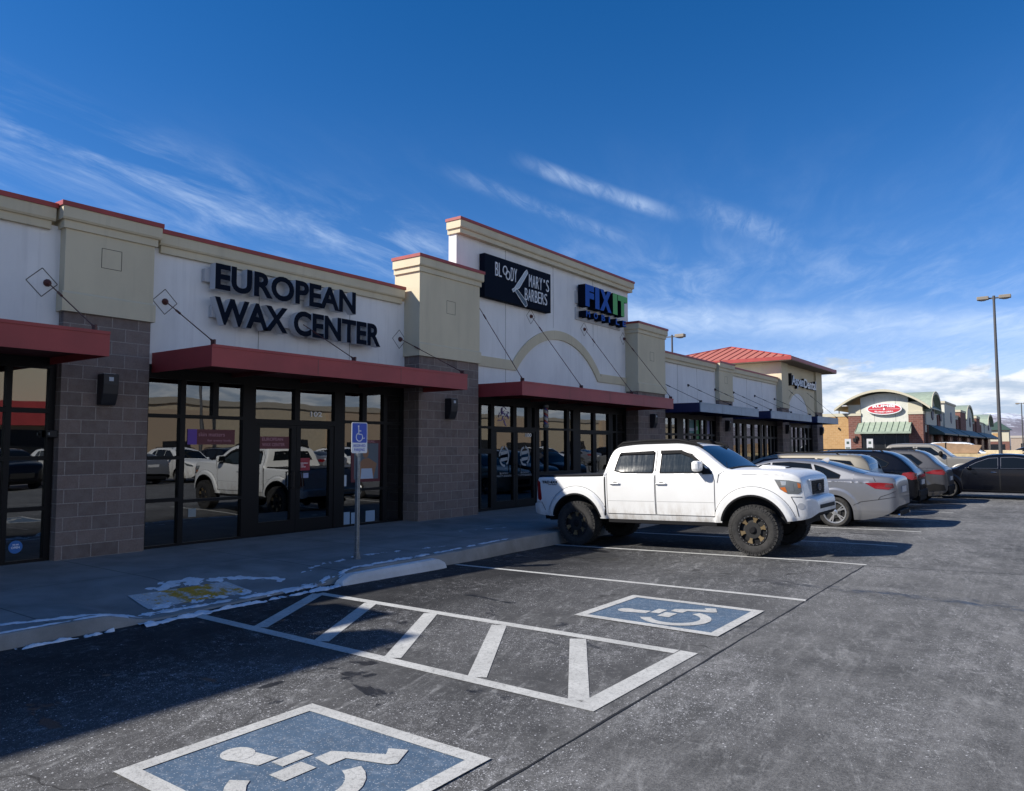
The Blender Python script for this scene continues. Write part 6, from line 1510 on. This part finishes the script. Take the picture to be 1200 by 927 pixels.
sedan('sedan', 'black saloon with chrome handles at the right edge, side on to the camera', (-1.88, 30.35, -.015), pi, blk, lin, 'seven', pmat('alloy_bright', (.55, .56, .57), .25, metal=.8), trim=pmat('dark_chrome', (.20, .20, .21), .3, metal=.8), group=None)

# big grey-beige pickup behind
def big_pickup():
    t = local_thing('pickup_truck', 'large grey-beige crew cab pickup facing out, behind the grey SUV and black saloon', 'pickup truck', (-5.35, 38.1, -.05), (0, 0, 0))
    pt = car_paint('taupe_paint', (.20, .19, .17), metal=.3, rough=.35)
    top = [(-2.95, .75), (-2.92, 1.28), (-1.30, 1.32), (-1.26, 1.45), (-1.10, 1.80), (-.95, 1.87), (-.4, 1.90), (.5, 1.89), (.78, 1.82), (1.0, 1.68), (1.36, 1.38), (1.45, 1.33), (2.0, 1.31), (2.6, 1.24), (2.78, 1.15), (2.85, .9), (2.90, .7)]
    c = Car(top, [(-2.95, .55), (-2.5, .5), (0, .48), (2.5, .5), (2.9, .6)], [(-2.95, .92), (-2.8, .98), (2, .99), (2.5, .95), (2.75, .85), (2.9, .6)], 1.30, [(-1.85, .42, .50), (1.85, .42, .50)], tumble=.36, shoulder=.06, flare=.02)
    c.mesh(t, pt)
    for s in (-1, 1):
        for P_, W_ in (([(.02, .58), (.02, 1.80), (.7, 1.76), (1.22, 1.36), (1.24, .58)], [(.10, 1.36), (.10, 1.76), (.62, 1.74), (1.08, 1.38)]), ([(-1.08, .58), (-1.12, 1.3), (-1.02, 1.76), (0, 1.80), (0, .58)], [(-1.0, 1.38), (-.93, 1.74), (-.08, 1.77), (-.08, 1.36)])):
            d1_ = c.patch('door', P_, pt, t, s, .004, .012, .12); c.seam(P_+[P_[0]], d1_, s, .010); c.patch('window', W_, cglass, d1_, s, .010, .008, .12); handle(c, d1_, P_[0][0]+.14, 1.18, s, pt)
        mirror(t, 1.02, c.Y(1.0, 1.36)-.03, 1.46, s, cblack, .14, .13, .12); c.patch('headlight', [(2.45, 1.18), (2.72, 1.14), (2.76, .95), (2.55, .95)], clearl, t, s, .006, .02, .05)
        c.patch('tail_light', [(-2.92, .85), (-2.80, .85), (-2.80, 1.2), (-2.92, 1.2)], tailred, t, s, .006, .02)
    c.top_patch('windshield', [(.86, -.88), (.86, .88), (1.36, .92), (1.36, -.92)], cglass, t)
    MB().box(2.84, 2.93, -.5, .5, .75, 1.12).build('grille', vdark, t, bevel=.02)
    wheels(t, (-1.85, 1.85), .98, .40, .25, .25, 'seven', reflm); return t
big_pickup()
# cars beyond
dv = suv_dims(4.9, 2.02, .98, .36, [(.12, 1.7), (.2, 1.95), (.5, 2.0)], belt=1.25)
sedan('van', 'white van roof showing beyond the pickups in front of the restaurant awnings', (-6.3, 68, 0), 0, car_paint('van_white', (.70, .71, .70), rough=.35), dv, 'seven', cat='van')
sedan('sedan', 'pale silver car at the right edge beyond the lumber trailer', (-.9, 66, 0), pi/2+.3, silver, accord, 'ten', pmat('alloy_bright', (.55, .56, .57), .25, metal=.8))
sedan('suv', 'dark SUV at the right edge in front of the pale silver car', (-1.75, 57.5, 0), pi, blk, suv_dims(4.7, 1.70, .93, .36, [(.20, 1.22), (.55, 1.52), (.80, 1.62), (1.1, 1.66)], belt=1.10), 'multi', cat='suv')

# lumber trailer
t = local_thing('flatbed_trailer', 'flatbed trailer carrying boards and tan bundles below the tall lamp', 'trailer', (-5.0, 54.2, 0), (0, 0, 0))
MB().box(-3.4, 3.4, -1.1, 1.1, .82, .98).box(-3.4, 3.4, -1.12, -1.1, .75, 1.02).build('deck', pmat('trailer_grey', (.10, .10, .10), .6), t)
MB().box(3.4, 4.6, -.06, .06, .75, .87).build('drawbar', vdark, t); wheels(t, (-.6, .4), 1.1, .38, .2, .22, 'seven', reflm)
wood = pmat('fresh_timber', (.55, .43, .24), .8, var=.2, vscale=4); card = pmat('cardboard', (.30, .20, .125), .85, var=.12)
def stack(label, x0, x1, y0, y1, z0, n, th, m, nm='timber_stack', grp=None):
    o = thing(nm, label, 'timber stack', ((x0+x1)/2-5.0, (y0+y1)/2+54.2, z0), group=grp); random.seed(len(label))
    ROOT[o.name] = Vector((0, 0, 0)); o.location = (-5.0, 54.2, 0); z = z0
    for i in range(n):
        j = random.uniform(-.06, .06); MB().box(x0+j, x1+j+random.uniform(-.1, .1), y0, y1, z, z+th*.9).build('board', m, o); z += th
    return o
stack('long pale boards stacked flat along the trailer deck', -3.2, 3.2, -1.0, 1.0, .985, 5, .06, wood)
stack('shorter pale boards piled on the right of the trailer load', 1.1, 3.0, -.7, .6, 1.29, 3, .07, pmat('fresh_timber_pale', (.60, .50, .33), .8, var=.2))
t = local_thing('wrapped_bundle', 'brown wrapped bundle on top of the boards at the middle of the trailer', 'bundle', (-5.55, 54.2, 1.29), (0, 0, .06))
MB().add([(-1.1, -.6, 0), (1.2, -.6, 0), (1.2, .6, 0), (-1.1, .6, 0), (-1.15, -.62, .62), (-.6, -.6, .66), (-.6, .6, .66), (-1.15, .62, .62), (1.45, -.6, .50), (1.45, .6, .50)], [(3, 2, 1, 0), (0, 1, 8, 5, 4), (2, 3, 7, 6, 9), (4, 5, 6, 7), (5, 8, 9, 6), (1, 2, 9, 8), (0, 4, 7, 3)]).build('wrapping', card, t, bevel=.03)
MB().box(-.5, -.45, -.63, .63, .0, .665).build('strap', cblack, t)

# parked row across the aisle, seen in the shop glass
RG = 'cars across the aisle mirrored in the shop windows'
SUVD = lambda: suv_dims(4.7, 1.68, .93, .36, [(.20, 1.22), (.55, 1.52), (.80, 1.62), (1.1, 1.66)], belt=1.10)
PX = 13.0
pr = {}
pr['suv_w'] = sedan('suv', 'white SUV across the aisle, mirrored in the left wax shop window', (PX, 21.4, 0), pi, white_p, SUVD(), 'multi', group=RG, cat='suv')[0]
pr['sed_s'] = sedan('sedan', 'silver saloon across the aisle, mirrored beside the white SUV', (PX, 18.6, 0), 0, silver, accord, 'ten', group=RG)[0]
pr['suv_b'] = sedan('suv', 'black SUV across the aisle, mirrored in the wax shop doors', (PX, 24.2, 0), pi, blk, SUVD(), 'multi', group=RG, cat='suv')[0]
pr['sed_w'] = sedan('sedan', 'white saloon across the aisle, mirrored in the right wax shop window', (PX, 27.0, 0), 0, white_p, accord, 'ten', group=RG)[0]
for k, y, l in (('suv_b', 13.2, 'black SUV opposite the left edge shop, mirrored there'), ('suv_w', 15.9, 'white SUV opposite the nearest pier'), ('sed_s', 29.7, 'silver saloon mirrored in the first barber window'), ('suv_w', 32.5, 'white SUV mirrored in the barber shop doors'), ('sed_w', 38.0, 'white saloon mirrored in the wide barber window'), ('suv_b', 40.8, 'black SUV mirrored in the repair shop doors'), ('sed_s', 46.3, 'silver saloon mirrored in the repair shop glass'), ('suv_w', 54.5, 'white SUV mirrored under the first blue canopy'), ('sed_s', 60.0, 'silver saloon mirrored under the first blue canopy'), ('suv_b', 68.0, 'black SUV mirrored under the middle blue canopy'), ('sed_w', 73.0, 'white saloon mirrored under the middle blue canopy'), ('suv_w', 84.0, 'white SUV mirrored in the corner tower glass')):
    c_ = copy_tree(pr[k]); c_.location = (PX+random.uniform(-.3, .3), y, 0); c_['label'] = l
